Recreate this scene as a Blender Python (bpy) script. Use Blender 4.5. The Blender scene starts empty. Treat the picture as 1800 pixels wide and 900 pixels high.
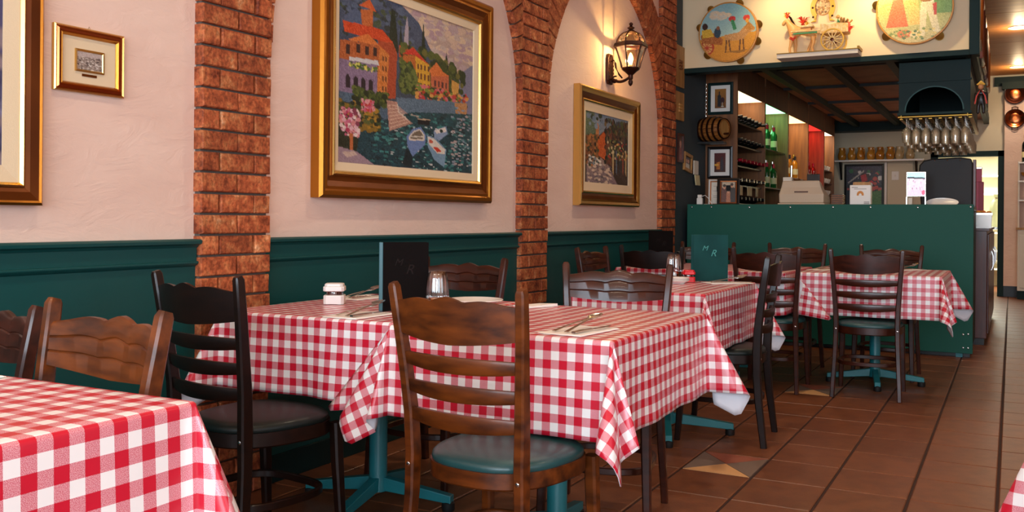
import bpy, bmesh, math, random
import numpy as np
from mathutils import Vector, Matrix
random.seed(7)
PI = math.pi
scene = bpy.context.scene
col = scene.collection

# ------------------------------------------------------------------ camera
FPX = 1660.0                                   # focal length in pixels of an 1800 px wide frame
YAW = math.atan(879.0 / FPX)
ROLL = 0.0083
EYE = 1.08
cam_data = bpy.data.cameras.new('camera')
cam = bpy.data.objects.new('camera', cam_data)
col.objects.link(cam)
_F = Vector((-math.sin(YAW), math.cos(YAW), 0)); _R = Vector((math.cos(YAW), math.sin(YAW), 0)); _U = Vector((0, 0, 1))
_x = _R * math.cos(ROLL) + _U * math.sin(ROLL); _y = -_R * math.sin(ROLL) + _U * math.cos(ROLL)
cam.matrix_world = Matrix(((_x.x, _y.x, -_F.x, 0), (_x.y, _y.y, -_F.y, 0), (_x.z, _y.z, -_F.z, EYE), (0, 0, 0, 1)))
cam_data.sensor_width = 36.0
cam_data.lens = FPX / 1800 * 36
cam_data.shift_y = (382.7 - 450) / 1800
cam_data.clip_start = 0.02
scene.camera = cam

# ------------------------------------------------------------------ world, exposure, daylight
world = bpy.data.worlds.new('world'); scene.world = world
world.use_nodes = True
world.node_tree.nodes['Background'].inputs[0].default_value = (0.75, 0.87, 1.0, 1)
world.node_tree.nodes['Background'].inputs[1].default_value = 0.6
vs = scene.view_settings
vs.view_transform = 'Standard'; vs.look = 'None'; vs.gamma = 1.0; vs.use_curve_mapping = False
vs.exposure = 0.0

def area_light(name, loc, rot, sx, sy, power, color):
    l = bpy.data.lights.new(name, 'AREA'); l.shape = 'RECTANGLE'; l.size = sx; l.size_y = sy
    l.energy = power; l.color = color
    o = bpy.data.objects.new(name, l); o.location = loc; o.rotation_euler = rot; col.objects.link(o)
    return o
# daylight entering through the three street windows of the front wall (y = -2.6) and the one in the right wall
WINDOWS = [(-1.55, 1.5), (0.25, 1.5), (2.0, 1.5)]
for wx, ww in WINDOWS:
    area_light('window_daylight', (wx, -2.50, 1.72), (-PI / 2, 0, PI), ww, 1.9, 112, (0.72, 0.87, 1.0)).rotation_euler = (PI / 2, 0, 0)
area_light('window_daylight', (2.88, 1.2, 1.72), (PI / 2, 0, PI / 2), 2.6, 1.9, 42, (0.76, 0.89, 1.0))

# ------------------------------------------------------------------ helpers
def srgb(h):
    if isinstance(h, str):
        c = [int(h[i:i + 2], 16) / 255 for i in (0, 2, 4)]
    else:
        c = h
    return tuple(x / 12.92 if x <= .04045 else ((x + .055) / 1.055) ** 2.4 for x in c)

MATS = {}
def mat(name, color, rough=.5, metal=0., c2=None, nscale=6., stretch=(1, 1, 1), bump=0., bscale=40., coat=0.,
        rnd=0., emit=None, estr=0., spec=.5, detail=4., ramp=(.35, .7), bdetail=4., trans=0., bdist=.01):
    """procedural Principled material: optional second colour by noise, noise bump and per-object variation"""
    if name in MATS: return MATS[name]
    m = bpy.data.materials.new(name); m.use_nodes = True
    nt = m.node_tree; N = nt.nodes; L = nt.links
    b = N['Principled BSDF']
    b.inputs['Roughness'].default_value = rough; b.inputs['Metallic'].default_value = metal
    b.inputs['Specular IOR Level'].default_value = spec
    b.inputs['Coat Weight'].default_value = coat; b.inputs['Coat Roughness'].default_value = .12
    b.inputs['Transmission Weight'].default_value = trans
    c1 = srgb(color) + (1,)
    b.inputs['Base Color'].default_value = c1
    if c2 or bump or rnd:
        tc = N.new('ShaderNodeTexCoord'); mp = N.new('ShaderNodeMapping'); mp.inputs['Scale'].default_value = stretch
        oi = N.new('ShaderNodeObjectInfo')
        ad = N.new('ShaderNodeVectorMath'); ad.operation = 'MULTIPLY_ADD'
        cb = N.new('ShaderNodeCombineXYZ')
        for i in range(3): L.new(oi.outputs['Random'], cb.inputs[i])
        ad.inputs[1].default_value = (13.7, 7.3, 5.1)
        L.new(cb.outputs[0], ad.inputs[0]); L.new(tc.outputs['Object'], ad.inputs[2]); L.new(ad.outputs[0], mp.inputs[0])
        src = None
        if c2:
            n = N.new('ShaderNodeTexNoise'); n.inputs['Scale'].default_value = nscale; n.inputs['Detail'].default_value = detail
            L.new(mp.outputs[0], n.inputs['Vector'])
            r = N.new('ShaderNodeValToRGB'); r.color_ramp.elements[0].color = c1; r.color_ramp.elements[1].color = srgb(c2) + (1,)
            r.color_ramp.elements[0].position = ramp[0]; r.color_ramp.elements[1].position = ramp[1]
            L.new(n.outputs['Fac'], r.inputs[0]); src = r.outputs[0]
        if rnd:
            hv = N.new('ShaderNodeHueSaturation'); hv.inputs['Color'].default_value = c1
            mr = N.new('ShaderNodeMapRange'); mr.inputs['To Min'].default_value = 1 - rnd; mr.inputs['To Max'].default_value = 1 + rnd
            L.new(oi.outputs['Random'], mr.inputs[0]); L.new(mr.outputs[0], hv.inputs['Value'])
            if src: L.new(src, hv.inputs['Color'])
            src = hv.outputs[0]
        if src: L.new(src, b.inputs['Base Color'])
        if bump:
            n2 = N.new('ShaderNodeTexNoise'); n2.inputs['Scale'].default_value = bscale; n2.inputs['Detail'].default_value = bdetail
            L.new(mp.outputs[0], n2.inputs['Vector'])
            bp = N.new('ShaderNodeBump'); bp.inputs['Strength'].default_value = bump; bp.inputs['Distance'].default_value = bdist; n2.inputs['Roughness'].default_value = .62; n2.inputs['Distortion'].default_value = 1.2 if bdist > .01 else 0
            L.new(n2.outputs['Fac'], bp.inputs['Height']); L.new(bp.outputs[0], b.inputs['Normal'])
    if emit:
        b.inputs['Emission Color'].default_value = srgb(emit) + (1,); b.inputs['Emission Strength'].default_value = estr
    MATS[name] = m
    return m

def glass_mat(name, tint='ffffff', gloss=.12, rough=.03, frost=0.):
    """thin clear glass: mostly see-through, with a mirror coat that grows at grazing angles"""
    m = bpy.data.materials.new(name); m.use_nodes = True; nt = m.node_tree; N = nt.nodes; L = nt.links
    N.clear()
    o = N.new('ShaderNodeOutputMaterial'); t = N.new('ShaderNodeBsdfTransparent'); g = N.new('ShaderNodeBsdfGlossy')
    t.inputs[0].default_value = srgb(tint) + (1,); g.inputs['Roughness'].default_value = rough
    lw = N.new('ShaderNodeLayerWeight'); lw.inputs[0].default_value = .35
    ma = N.new('ShaderNodeMath'); ma.operation = 'MULTIPLY_ADD'; ma.inputs[1].default_value = .75; ma.inputs[2].default_value = gloss
    ma.use_clamp = True
    L.new(lw.outputs['Fresnel'], ma.inputs[0])
    mx = N.new('ShaderNodeMixShader'); L.new(ma.outputs[0], mx.inputs[0]); L.new(t.outputs[0], mx.inputs[1]); L.new(g.outputs[0], mx.inputs[2])
    if frost:
        df = N.new('ShaderNodeBsdfDiffuse'); df.inputs[0].default_value = srgb('fff4dc') + (1,); m3 = N.new('ShaderNodeMixShader'); m3.inputs[0].default_value = frost
        L.new(mx.outputs[0], m3.inputs[1]); L.new(df.outputs[0], m3.inputs[2]); L.new(m3.outputs[0], o.inputs[0])
    else: L.new(mx.outputs[0], o.inputs[0])
    MATS[name] = m
    return m

def gingham(name, red, white, cell=.025):
    m = bpy.data.materials.new(name); m.use_nodes = True; nt = m.node_tree; N = nt.nodes; L = nt.links
    b = N['Principled BSDF']; b.inputs['Roughness'].default_value = .36; b.inputs['Coat Weight'].default_value = .3
    b.inputs['Coat Roughness'].default_value = .22
    uv = N.new('ShaderNodeUVMap'); uv.uv_map = 'UVMap'
    s = N.new('ShaderNodeSeparateXYZ'); L.new(uv.outputs[0], s.inputs[0])
    outs = []
    for k in (0, 1):
        d = N.new('ShaderNodeMath'); d.operation = 'DIVIDE'; d.inputs[1].default_value = cell; L.new(s.outputs[k], d.inputs[0])
        f = N.new('ShaderNodeMath'); f.operation = 'FLOOR'; L.new(d.outputs[0], f.inputs[0])
        q = N.new('ShaderNodeMath'); q.operation = 'FLOORED_MODULO'; q.inputs[1].default_value = 2; L.new(f.outputs[0], q.inputs[0])
        outs.append(q)
    a = N.new('ShaderNodeMath'); L.new(outs[0].outputs[0], a.inputs[0]); L.new(outs[1].outputs[0], a.inputs[1])
    nz = N.new('ShaderNodeTexNoise'); nz.inputs['Scale'].default_value = 900; nz.inputs['Detail'].default_value = 1; L.new(uv.outputs[0], nz.inputs['Vector'])
    thr = N.new('ShaderNodeMapRange'); thr.inputs['From Min'].default_value = .42; thr.inputs['From Max'].default_value = .60
    L.new(nz.outputs['Fac'], thr.inputs[0])
    pk = N.new('ShaderNodeMix'); pk.data_type = 'RGBA'
    pk.inputs['A'].default_value = srgb('c94f63') + (1,); pk.inputs['B'].default_value = srgb('e9b3b8') + (1,); L.new(thr.outputs[0], pk.inputs['Factor'])
    h = N.new('ShaderNodeMath'); h.operation = 'GREATER_THAN'; h.inputs[1].default_value = .5; L.new(a.outputs[0], h.inputs[0])
    h2 = N.new('ShaderNodeMath'); h2.operation = 'GREATER_THAN'; h2.inputs[1].default_value = 1.5; L.new(a.outputs[0], h2.inputs[0])
    m1 = N.new('ShaderNodeMix'); m1.data_type = 'RGBA'; m1.inputs['A'].default_value = srgb(white) + (1,)
    L.new(pk.outputs['Result'], m1.inputs['B']); L.new(h.outputs[0], m1.inputs['Factor'])
    m2 = N.new('ShaderNodeMix'); m2.data_type = 'RGBA'; m2.inputs['B'].default_value = srgb(red) + (1,)
    L.new(m1.outputs['Result'], m2.inputs['A']); L.new(h2.outputs[0], m2.inputs['Factor'])
    L.new(m2.outputs['Result'], b.inputs['Base Color'])
    MATS[name] = m
    return m

def paint_mat(name, rough=.6, estr=0.):
    m = bpy.data.materials.new(name); m.use_nodes = True; nt = m.node_tree; N = nt.nodes; L = nt.links
    a = N.new('ShaderNodeAttribute'); a.attribute_name = 'paint'
    b = N['Principled BSDF']; b.inputs['Roughness'].default_value = rough
    L.new(a.outputs['Color'], b.inputs['Base Color'])
    if estr:
        L.new(a.outputs['Color'], b.inputs['Emission Color']); b.inputs['Emission Strength'].default_value = estr
    MATS[name] = m
    return m

class G:
    """collects shapes into one mesh"""
    def __init__(s): s.v = []; s.f = []; s.m = []; s.mi = 0
    def add(s, vs_, fs):
        n = len(s.v); s.v += [tuple(p) for p in vs_]
        for f in fs: s.f.append(tuple(i + n for i in f)); s.m.append(s.mi)
        return s
    def box(s, x0, x1, y0, y1, z0, z1, M=None):
        v = [(x, y, z) for x in (x0, x1) for y in (y0, y1) for z in (z0, z1)]
        if M is not None: v = [M @ Vector(p) for p in v]
        return s.add(v, [(0, 1, 3, 2), (4, 6, 7, 5), (0, 4, 5, 1), (2, 3, 7, 6), (0, 2, 6, 4), (1, 5, 7, 3)])
    def loft(s, rings, closed=True, cap=True, loop=False):
        n = len(rings[0]); vs_ = [p for r in rings for p in r]; fs = []
        k = len(rings)
        for a in range(k if loop else k - 1):
            b = (a + 1) % k
            for i in range(n if closed else n - 1):
                j = (i + 1) % n
                fs.append((a * n + i, a * n + j, b * n + j, b * n + i))
        if cap and not loop and closed:
            fs.append(tuple(range(n - 1, -1, -1))); fs.append(tuple((k - 1) * n + i for i in range(n)))
        return s.add(vs_, fs)
    def lathe(s, prof, n=20, c=(0, 0, 0), M=None, cap=False):
        rings = []
        for r, z in prof:
            ring = [Vector((r * math.cos(2 * PI * i / n), r * math.sin(2 * PI * i / n), z)) for i in range(n)]
            if M is not None: ring = [M @ p for p in ring]
            rings.append([(p[0] + c[0], p[1] + c[1], p[2] + c[2]) for p in ring])
        return s.loft(rings, cap=cap)
    def tube(s, path, rad, n=8, sq=None, loop=False, up=None):
        """tube along a path; rad is a number or a list; sq=(w,h) gives a chamfered rectangular section instead"""
        P = [Vector(p) for p in path]; k = len(P); rings = []
        for i in range(k):
            if loop: t = (P[(i + 1) % k] - P[i - 1])
            else: t = P[min(i + 1, k - 1)] - P[max(i - 1, 0)]
            t.normalize()
            u = Vector(up) if up else (Vector((0, 0, 1)) if abs(t.z) < .9 else Vector((0, 1, 0)))
            a = t.cross(u).normalized(); b = a.cross(t).normalized()
            if sq:
                w, h = sq[i] if isinstance(sq[0], (tuple, list)) else sq
                w /= 2; h /= 2; c = min(w, h) * .35
                sec = [(w, h - c), (w - c, h), (-w + c, h), (-w, h - c), (-w, -h + c), (-w + c, -h), (w - c, -h), (w, -h + c)]
            else:
                r = rad[i] if isinstance(rad, (list, tuple)) else rad
                sec = [(r * math.cos(2 * PI * q / n), r * math.sin(2 * PI * q / n)) for q in range(n)]
            rings.append([P[i] + a * x + b * y for x, y in sec])
        return s.loft(rings, loop=loop)
    def prism(s, poly, y0, y1, axis='y'):
        """extrude a 2D polygon; axis y: poly in (x,z); axis z: poly in (x,y); axis x: poly in (y,z)"""
        n = len(poly)
        mk = {'y': lambda p, q: (p[0], q, p[1]), 'z': lambda p, q: (p[0], p[1], q), 'x': lambda p, q: (q, p[0], p[1])}[axis]
        vs_ = [mk(p, y0) for p in poly] + [mk(p, y1) for p in poly]
        fs = [tuple(range(n)), tuple(range(2 * n - 1, n - 1, -1))] + [(i, i + n, (i + 1) % n + n, (i + 1) % n) for i in range(n)]
        return s.add(vs_, fs)
    def sphere(s, c, r, n=12, sc=(1, 1, 1)):
        prof = [(max(1e-4, math.sin(PI * i / (n // 2 + 2))), -math.cos(PI * i / (n // 2 + 2))) for i in range(n // 2 + 3)]
        rings = [[(c[0] + r * sc[0] * a * math.cos(2 * PI * q / n), c[1] + r * sc[1] * a * math.sin(2 * PI * q / n), c[2] + r * sc[2] * z) for q in range(n)] for a, z in prof]
        return s.loft(rings)
    def mesh(s, name, mats, smooth=False):
        me = bpy.data.meshes.new(name); me.from_pydata(s.v, [], s.f)
        for m in (mats if isinstance(mats, (list, tuple)) else [mats]): me.materials.append(MATS[m] if isinstance(m, str) else m)
        me.polygons.foreach_set('material_index', s.m)
        bm = bmesh.new(); bm.from_mesh(me); bmesh.ops.recalc_face_normals(bm, faces=bm.faces); bm.to_mesh(me); bm.free()
        if smooth:
            me.polygons.foreach_set('use_smooth', [True] * len(me.polygons))
            me.set_sharp_from_angle(angle=math.radians(38))
        me.update()
        return me
    def build(s, name, mats, parent=None, smooth=False, bevel=0., loc=None):
        o = bpy.data.objects.new(name, s.mesh(name, mats, smooth)); col.objects.link(o)
        if parent is not None: o.parent = parent
        if loc: o.location = loc
        if bevel:
            md = o.modifiers.new('bevel', 'BEVEL'); md.width = bevel; md.segments = 2; md.limit_method = 'ANGLE'; md.angle_limit = math.radians(40)
        return o

def tag(o, label=None, cat=None, group=None, kind=None):
    if label: o['label'] = label
    if cat: o['category'] = cat
    if group: o['group'] = group
    if kind: o['kind'] = kind
    return o
def thing(name, label, cat, loc=(0, 0, 0), rz=0., group=None, scale=None):
    o = bpy.data.objects.new(name, None); o.empty_display_size = .05; col.objects.link(o)
    o.location = loc; o.rotation_euler = (0, 0, rz)
    if scale: o.scale = (scale,) * 3
    return tag(o, label, cat, group)
def struct(o): o['kind'] = 'structure'; return o
def dup(root, loc, rz=0., label=None, group=None, name=None):
    r = root.copy(); col.objects.link(r); r.location = loc; r.rotation_euler = (0, 0, rz)
    if label: r['label'] = label
    if group: r['group'] = group
    for ch in KIDS(root):
        c = ch.copy(); col.objects.link(c); c.parent = r
        for g in KIDS(ch):
            d = g.copy(); col.objects.link(d); d.parent = c
    return r
def KIDS(o): return list(o.children)
def link_copy(name, me, parent, loc, rot=(0, 0, 0), scale=(1, 1, 1)):
    o = bpy.data.objects.new(name, me); col.objects.link(o); o.parent = parent
    o.location = loc; o.rotation_euler = rot; o.scale = scale
    return o
def spot(name, loc, power, color, size=2.2, blend=.7, radius=.06, aim=None):
    l = bpy.data.lights.new(name, 'SPOT'); l.energy = power; l.color = color; l.spot_size = size; l.spot_blend = blend; l.shadow_soft_size = radius
    o = bpy.data.objects.new(name, l); o.location = loc; col.objects.link(o)
    if aim: o.rotation_euler = (Vector(aim) - Vector(loc)).to_track_quat('-Z', 'Y').to_euler()
    return o
def point(name, loc, power, color, radius=.03):
    l = bpy.data.lights.new(name, 'POINT'); l.energy = power; l.color = color; l.shadow_soft_size = radius
    o = bpy.data.objects.new(name, l); o.location = loc; col.objects.link(o)
    return o
def skin(name, verts, edges, radii, material, parent, levels=2):
    me = bpy.data.meshes.new(name); me.from_pydata(verts, edges, []); me.materials.append(MATS[material])
    o = bpy.data.objects.new(name, me); col.objects.link(o); o.parent = parent
    md = o.modifiers.new('skin', 'SKIN')
    for i, r in enumerate(radii):
        sv = me.skin_vertices[0].data[i]; sv.radius = (r, r) if not isinstance(r, tuple) else r
    me.skin_vertices[0].data[0].use_root = True
    md.use_smooth_shade = True
    sb = o.modifiers.new('sub', 'SUBSURF'); sb.levels = levels; sb.render_levels = levels
    return o

class Paint:
    """a little numpy painter whose picture becomes vertex colours of a fine grid mesh"""
    def __init__(s, nx, ny, bg, seed=1):
        s.nx, s.ny = nx, ny
        s.U, s.V = np.meshgrid(np.linspace(0, 1, nx), np.linspace(0, 1, ny))
        s.a = np.ones((ny, nx, 3)) * np.array(s.c(bg)); s.r = random.Random(seed); s.n = np.random.RandomState(seed)
    @staticmethod
    def c(h): return [int(h[i:i + 2], 16) / 255 for i in (0, 2, 4)]
    def _box(s, x0, x1, y0, y1):
        i0 = max(0, int(x0 * s.nx) - 1); i1 = min(s.nx, int(x1 * s.nx) + 2); j0 = max(0, int(y0 * s.ny) - 1); j1 = min(s.ny, int(y1 * s.ny) + 2)
        return slice(j0, j1), slice(i0, i1)
    def poly(s, pts, colr, jit=.04, grad=None):
        xs = [p[0] for p in pts]; ys = [p[1] for p in pts]; J, I = s._box(min(xs), max(xs), min(ys), max(ys))
        U, V = s.U[J, I], s.V[J, I]; ins = np.zeros(U.shape, bool)
        for (x1, y1), (x2, y2) in zip(pts, pts[1:] + pts[:1]):
            if y1 == y2: continue
            ins ^= ((y1 > V) != (y2 > V)) & (U < (x2 - x1) * (V - y1) / (y2 - y1) + x1)
        c = np.array(s.c(colr)); f = np.ones(U.shape + (1,)) * c
        if grad: t = ((V - min(ys)) / max(1e-6, max(ys) - min(ys)))[..., None]; f = f * (1 - t) + np.array(s.c(grad)) * t
        f = f + s.n.normal(0, jit, U.shape)[..., None]
        s.a[J, I][ins] = f[ins]; return s
    def ell(s, cx, cy, rx, ry, colr, jit=.03):
        J, I = s._box(cx - rx, cx + rx, cy - ry, cy + ry); U, V = s.U[J, I], s.V[J, I]
        ins = ((U - cx) / rx) ** 2 + ((V - cy) / ry) ** 2 < 1
        f = np.array(s.c(colr)) + s.n.normal(0, jit, U.shape)[..., None]; s.a[J, I][ins] = f[ins]; return s
    def dabs(s, n, box, rx, ry, cols, inside=None):
        for _ in range(n):
            x = s.r.uniform(box[0], box[1]); y = s.r.uniform(box[2], box[3])
            if inside and not inside(x, y): continue
            k = s.r.uniform(.6, 1.4); s.ell(x, y, rx * k, ry * k, s.r.choice(cols), .03)
        return s
    def line(s, p, q, w, colr):
        dx, dy = q[0] - p[0], q[1] - p[1]; l = math.hypot(dx, dy) or 1; nx, ny = -dy / l * w / 2, dx / l * w / 2
        return s.poly([(p[0] + nx, p[1] + ny), (q[0] + nx, q[1] + ny), (q[0] - nx, q[1] - ny), (p[0] - nx, p[1] - ny)], colr, .02)
    def build(s, name, w, h, material, parent, y=0., disc=False, loc=(0, 0, 0)):
        """grid of w x h in the local xz plane, facing -y"""
        X = (s.U - .5) * w; Z = (.5 - s.V) * h; nx, ny = s.nx, s.ny
        vs_ = np.stack([X.ravel(), np.full(X.size, y), Z.ravel()], 1)
        idx = np.arange(nx * ny).reshape(ny, nx)
        q = np.stack([idx[:-1, :-1], idx[1:, :-1], idx[1:, 1:], idx[:-1, 1:]], -1).reshape(-1, 4)
        if disc:
            r2 = (s.U * 2 - 1) ** 2 + (s.V * 2 - 1) ** 2; ok = (r2 < 1.0).ravel(); q = q[ok[q].all(1)]
        me = bpy.data.meshes.new(name); me.from_pydata(vs_.tolist(), [], q.tolist())
        if disc:
            bm = bmesh.new(); bm.from_mesh(me)
            lay = None
        a = np.clip(s.a, 0, 1); lin = np.where(a <= .04045, a / 12.92, ((a + .055) / 1.055) ** 2.4)
        rgba = np.ones((nx * ny, 4), np.float32); rgba[:, :3] = lin.reshape(-1, 3)
        at = me.color_attributes.new('paint', 'FLOAT_COLOR', 'POINT'); at.data.foreach_set('color', rgba.ravel())
        if disc:
            bm.free(); bm = bmesh.new(); bm.from_mesh(me)
            bmesh.ops.delete(bm, geom=[v for v in bm.verts if not v.link_faces], context='VERTS'); bm.to_mesh(me); bm.free()
        me.materials.append(MATS[material])
        o = bpy.data.objects.new(name, me); col.objects.link(o); o.parent = parent; o.location = loc
        return o

# ------------------------------------------------------------------ materials
mat('plaster', 'e9cbba', .75, c2='e2c1b0', nscale=3, stretch=(1, .6, 1.6), bump=.45, bscale=9, bdetail=8, bdist=.0125)
mat('plaster_dark', '38454a', .7, bump=.15, bscale=20)
mat('header_cream', 'ecd6ae', .7, bump=.1, bscale=15)
mat('back_wall_paint', 'd8cdb4', .7)
mat('green_paint', '0c4644', .45, bump=.04, bscale=120, spec=.35)
mat('green_dark', '052525', .55, bump=.05, bscale=60, spec=.25)
mat('green_counter', '0c5548', .55, bump=.06, bscale=160, spec=.3)
mat('mortar', '5d5148', .9, bump=.4, bscale=90)
mat('grout', '35190f', .85)
mat('tile_clay', '7e4a2c', .38, c2='6a3c24', nscale=14, bump=.10, bscale=120, rnd=.10)
mat('tile_far', '8f5636', .4, c2='75482d', nscale=3)
mat('tile_sand', 'dba56e', .45); mat('tile_slate', '7d675a', .45); mat('tile_rose', '9a5540', .45)
mat('ceiling_wood', 'd08c4c', .5, c2='b87438', nscale=3, stretch=(.5, 12, 12), rnd=.08)
mat('ceiling_paint', 'b9a68c', .8)
mat('wood_mid', '6a330c', .40, c2='311304', nscale=5, stretch=(1.2, 6, 6), coat=.14, spec=.35, detail=6)
mat('wood_dark', '41190b', .34, c2='240c05', nscale=5, stretch=(1.2, 6, 6), coat=.22, spec=.4, detail=6)
mat('wood_black', '1e0d07', .36, c2='110705', nscale=5, stretch=(1.2, 6, 6), coat=.15, spec=.3, detail=6)
mat('vinyl_teal', '1f4a4c', .38, bump=.12, bscale=260, coat=.2)
mat('vinyl_dark', '0c1a19', .45, bump=.12, bscale=260, coat=.08, spec=.3)
mat('teal_metal', '17767e', .38, coat=.2)
mat('black_rubber', '0c0c0c', .6)
mat('chrome', 'd8d8d8', .18, metal=1)
mat('steel', 'd4cec6', .24, metal=1)
mat('cloth_back', 'e4e4ea', .55)
gingham('gingham', 'c8102e', 'f3f0ee')
mat('gold', 'b5782e', .30, metal=.95, bump=.05, bscale=60)
mat('gold_pale', 'dcb468', .26, metal=1)
mat('gold_dark', '7a4010', .36, metal=.7, c2='5c2c08', nscale=3)
mat('linen', 'ddc7a4', .85, bump=.15, bscale=300)
mat('iron', '2a130c', .4, metal=.6, c2='431f12', nscale=20)
mat('black', '0d0c0c', .5)
mat('black_satin', '141010', .35)
mat('white_plastic', 'f1ece6', .35)
mat('white_china', 'f6efe6', .2, coat=.4)
mat('napkin', 'f2ebe2', .8)
mat('paper', 'e9e2d4', .8)
mat('red_plastic', 'd8121f', .3, coat=.3)
mat('wood_shelf', '6b3f1e', .5, c2='4a2810', nscale=4, stretch=(8, 8, 1))
mat('wood_panel', '8a5527', .5, c2='6d3f1c', nscale=3, stretch=(10, 10, 1))
mat('wood_light', 'b98a4e', .5, c2='94682f', nscale=4, stretch=(8, 8, 1))
mat('oak_barrel', 'a86a30', .5, c2='7c4718', nscale=5, stretch=(1, 8, 8))
mat('register_beige', 'd9c3a8', .5)
mat('bottle_dark', '0d1410', .12, coat=.6); mat('bottle_green', '1d5a2c', .1, coat=.6); mat('bottle_brown', '3a1a08', .1, coat=.6)
mat('bottle_red', '7a1a14', .15, coat=.5); mat('bottle_amber', 'c47c1c', .12, coat=.6); mat('foil_red', 'a3122a', .35, metal=.5)
mat('foil_gold', 'c9a24a', .35, metal=.8); mat('label_cream', 'e6d9a8', .7); mat('bottle_clear', 'c9d8cf', .08, coat=.8)
mat('ceramic_mustard', 'c98b34', .22, c2='a5621c', nscale=6, coat=.6); mat('ceramic_cream', 'd9c49a', .22, c2='b99a66', nscale=6, coat=.6)
mat('copper', 'b8643a', .2, metal=1); mat('copper_dark', '55281a', .3, metal=.8)
mat('cart_yellow', 'e8b84a', .4); mat('cart_red', 'cf3a22', .5); mat('horse_tan', 'dda464', .5); mat('cart_green', '3a8a5a', .5); mat('cart_cream', 'f0dcae', .5, c2='d9a94e', nscale=60)
mat('tambourine_rim', 'c08433', .4)
mat('crystal_base', 'b06a2a', .3, metal=.3)
glass_mat('glass_clear'); glass_mat('glass_lamp', 'fff2d0', .10); glass_mat('glass_wine', 'fbf6ea', .10, .08, .13); glass_mat('glass_green', '7fd89a', .15); glass_mat('window_glass', 'ffffff', .04)
paint_mat('painted_canvas', .55); paint_mat('painted_glossy', .3); paint_mat('screen_glow', .3, 1.2)
# ================================================================== THE SETTING
WX = -2.65            # plaster face of the left wall
XR = 3.0; YF = -2.6; YB = 15.4; HC = 3.2
def proj(X, Y, Z):
    P = Vector((X, Y, Z - EYE)); d = P.dot(_F); return (900 + FPX * P.dot(_R) / d, 382.7 - FPX * P.dot(_U) / d, d) if d > .05 else (-9999, 0, d)
def arrange(me_list, name, parent): pass

# ---- floor: clay tiles on dark grout
floor = struct(G().box(WX - .2, XR + .1, YF - .1, 18.2, -.06, -.006).build('floor', 'grout'))
TX, TY, TX0, TY0 = .305, .347, -.043, 3.967
GX = .011; GY = .004
def tile_geo(w, d):
    c = .004; g = G()
    r0 = [(0, 0, -.008), (w, 0, -.008), (w, d, -.008), (0, d, -.008)]; r1 = [(0, 0, -.003), (w, 0, -.003), (w, d, -.003), (0, d, -.003)]
    r2 = [(c, c, 0), (w - c, c, 0), (w - c, d - c, 0), (c, d - c, 0)]
    g.loft([r0, r1, r2]); return g
tile_me = tile_geo(TX - GX, TY - GY).mesh('tile', 'tile_clay')
cells = []
for i in range(-9, 11):
    for j in range(-20, 42):
        x = TX0 + i * TX; y = TY0 + j * TY
        if x + TX < WX or x > XR or y + TY < YF or y > 18: continue
        u, v, d = proj(x + TX / 2, y + TY / 2, 0)
        area = 1 / (d * d * d) if d > .3 and -60 < u < 1860 and v < 960 else 0
        cells.append((area, i, j))
cells.sort(reverse=True)
MOSAIC = {(-4, 0), (-4, 6)}
far = G()
nt_ = 0
for area, i, j in cells:
    x = TX0 + i * TX + GX / 2; y = TY0 + j * TY + GY / 2
    if (i, j) in MOSAIC:
        w, d = TX - GX, TY - GY; A, B, C, D = (x, y), (x, y + d), (x + w, y + d), (x + w, y); Mm = (x + w * .5, y + d * .5)
        for tri, mm in (((A, B, Mm), 'tile_slate'), ((B, C, Mm), 'tile_rose'), ((C, D, Mm), 'tile_slate'), ((D, A, Mm), 'tile_sand')):
            cx = sum(p[0] for p in tri) / 3; cy = sum(p[1] for p in tri) / 3
            tri = [(cx + (p[0] - cx) * .975, cy + (p[1] - cy) * .975) for p in tri]
            G().prism(tri, -.008, 0, 'z').build('mosaic_tile', mm, floor)
        continue
    if area > 0 and nt_ < 290:
        link_copy('tile', tile_me, floor, (x, y, 0)); nt_ += 1
    else:
        w, d = TX - GX, TY - GY
        far.add([(x, y, -.008), (x + w, y, -.008), (x + w, y + d, -.008), (x, y + d, -.008), (x, y, 0), (x + w, y, 0), (x + w, y + d, 0), (x, y + d, 0)],
                [(4, 5, 6, 7), (0, 1, 5, 4), (1, 2, 6, 5), (2, 3, 7, 6), (3, 0, 4, 7)])
o = far.build('tile_field', 'tile_clay', floor); o['kind'] = 'stuff'

# ---- walls
struct(G().box(WX - .1, WX, YF, 8.0, 0, HC).build('wall_left', 'plaster'))
struct(G().box(WX - .1, WX, 8.0, YB + .1, 0, HC).build('wall_bar', 'plaster_dark'))
g = G()
y0 = YF - .1; edges = []
xs = [WX - .1]
for wx, ww in WINDOWS: xs += [wx - ww / 2, wx + ww / 2]
xs.append(XR + .1)
for a, b in zip(xs[0::2], xs[1::2]): g.box(a, b, y0, YF, 0, HC)
for wx, ww in WINDOWS: g.box(wx - ww / 2, wx + ww / 2, y0, YF, 0, .77); g.box(wx - ww / 2, wx + ww / 2, y0, YF, 2.67, HC)
struct(g.build('wall_front', 'plaster'))
g = G()
for a, b, z0, z1 in ((YF, -.1, 0, HC), (2.5, YB + .1, 0, HC), (-.1, 2.5, 0, .77), (-.1, 2.5, 2.67, HC)): g.box(XR, XR + .1, a, b, z0, z1)
struct(g.build('wall_right', 'plaster'))
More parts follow.
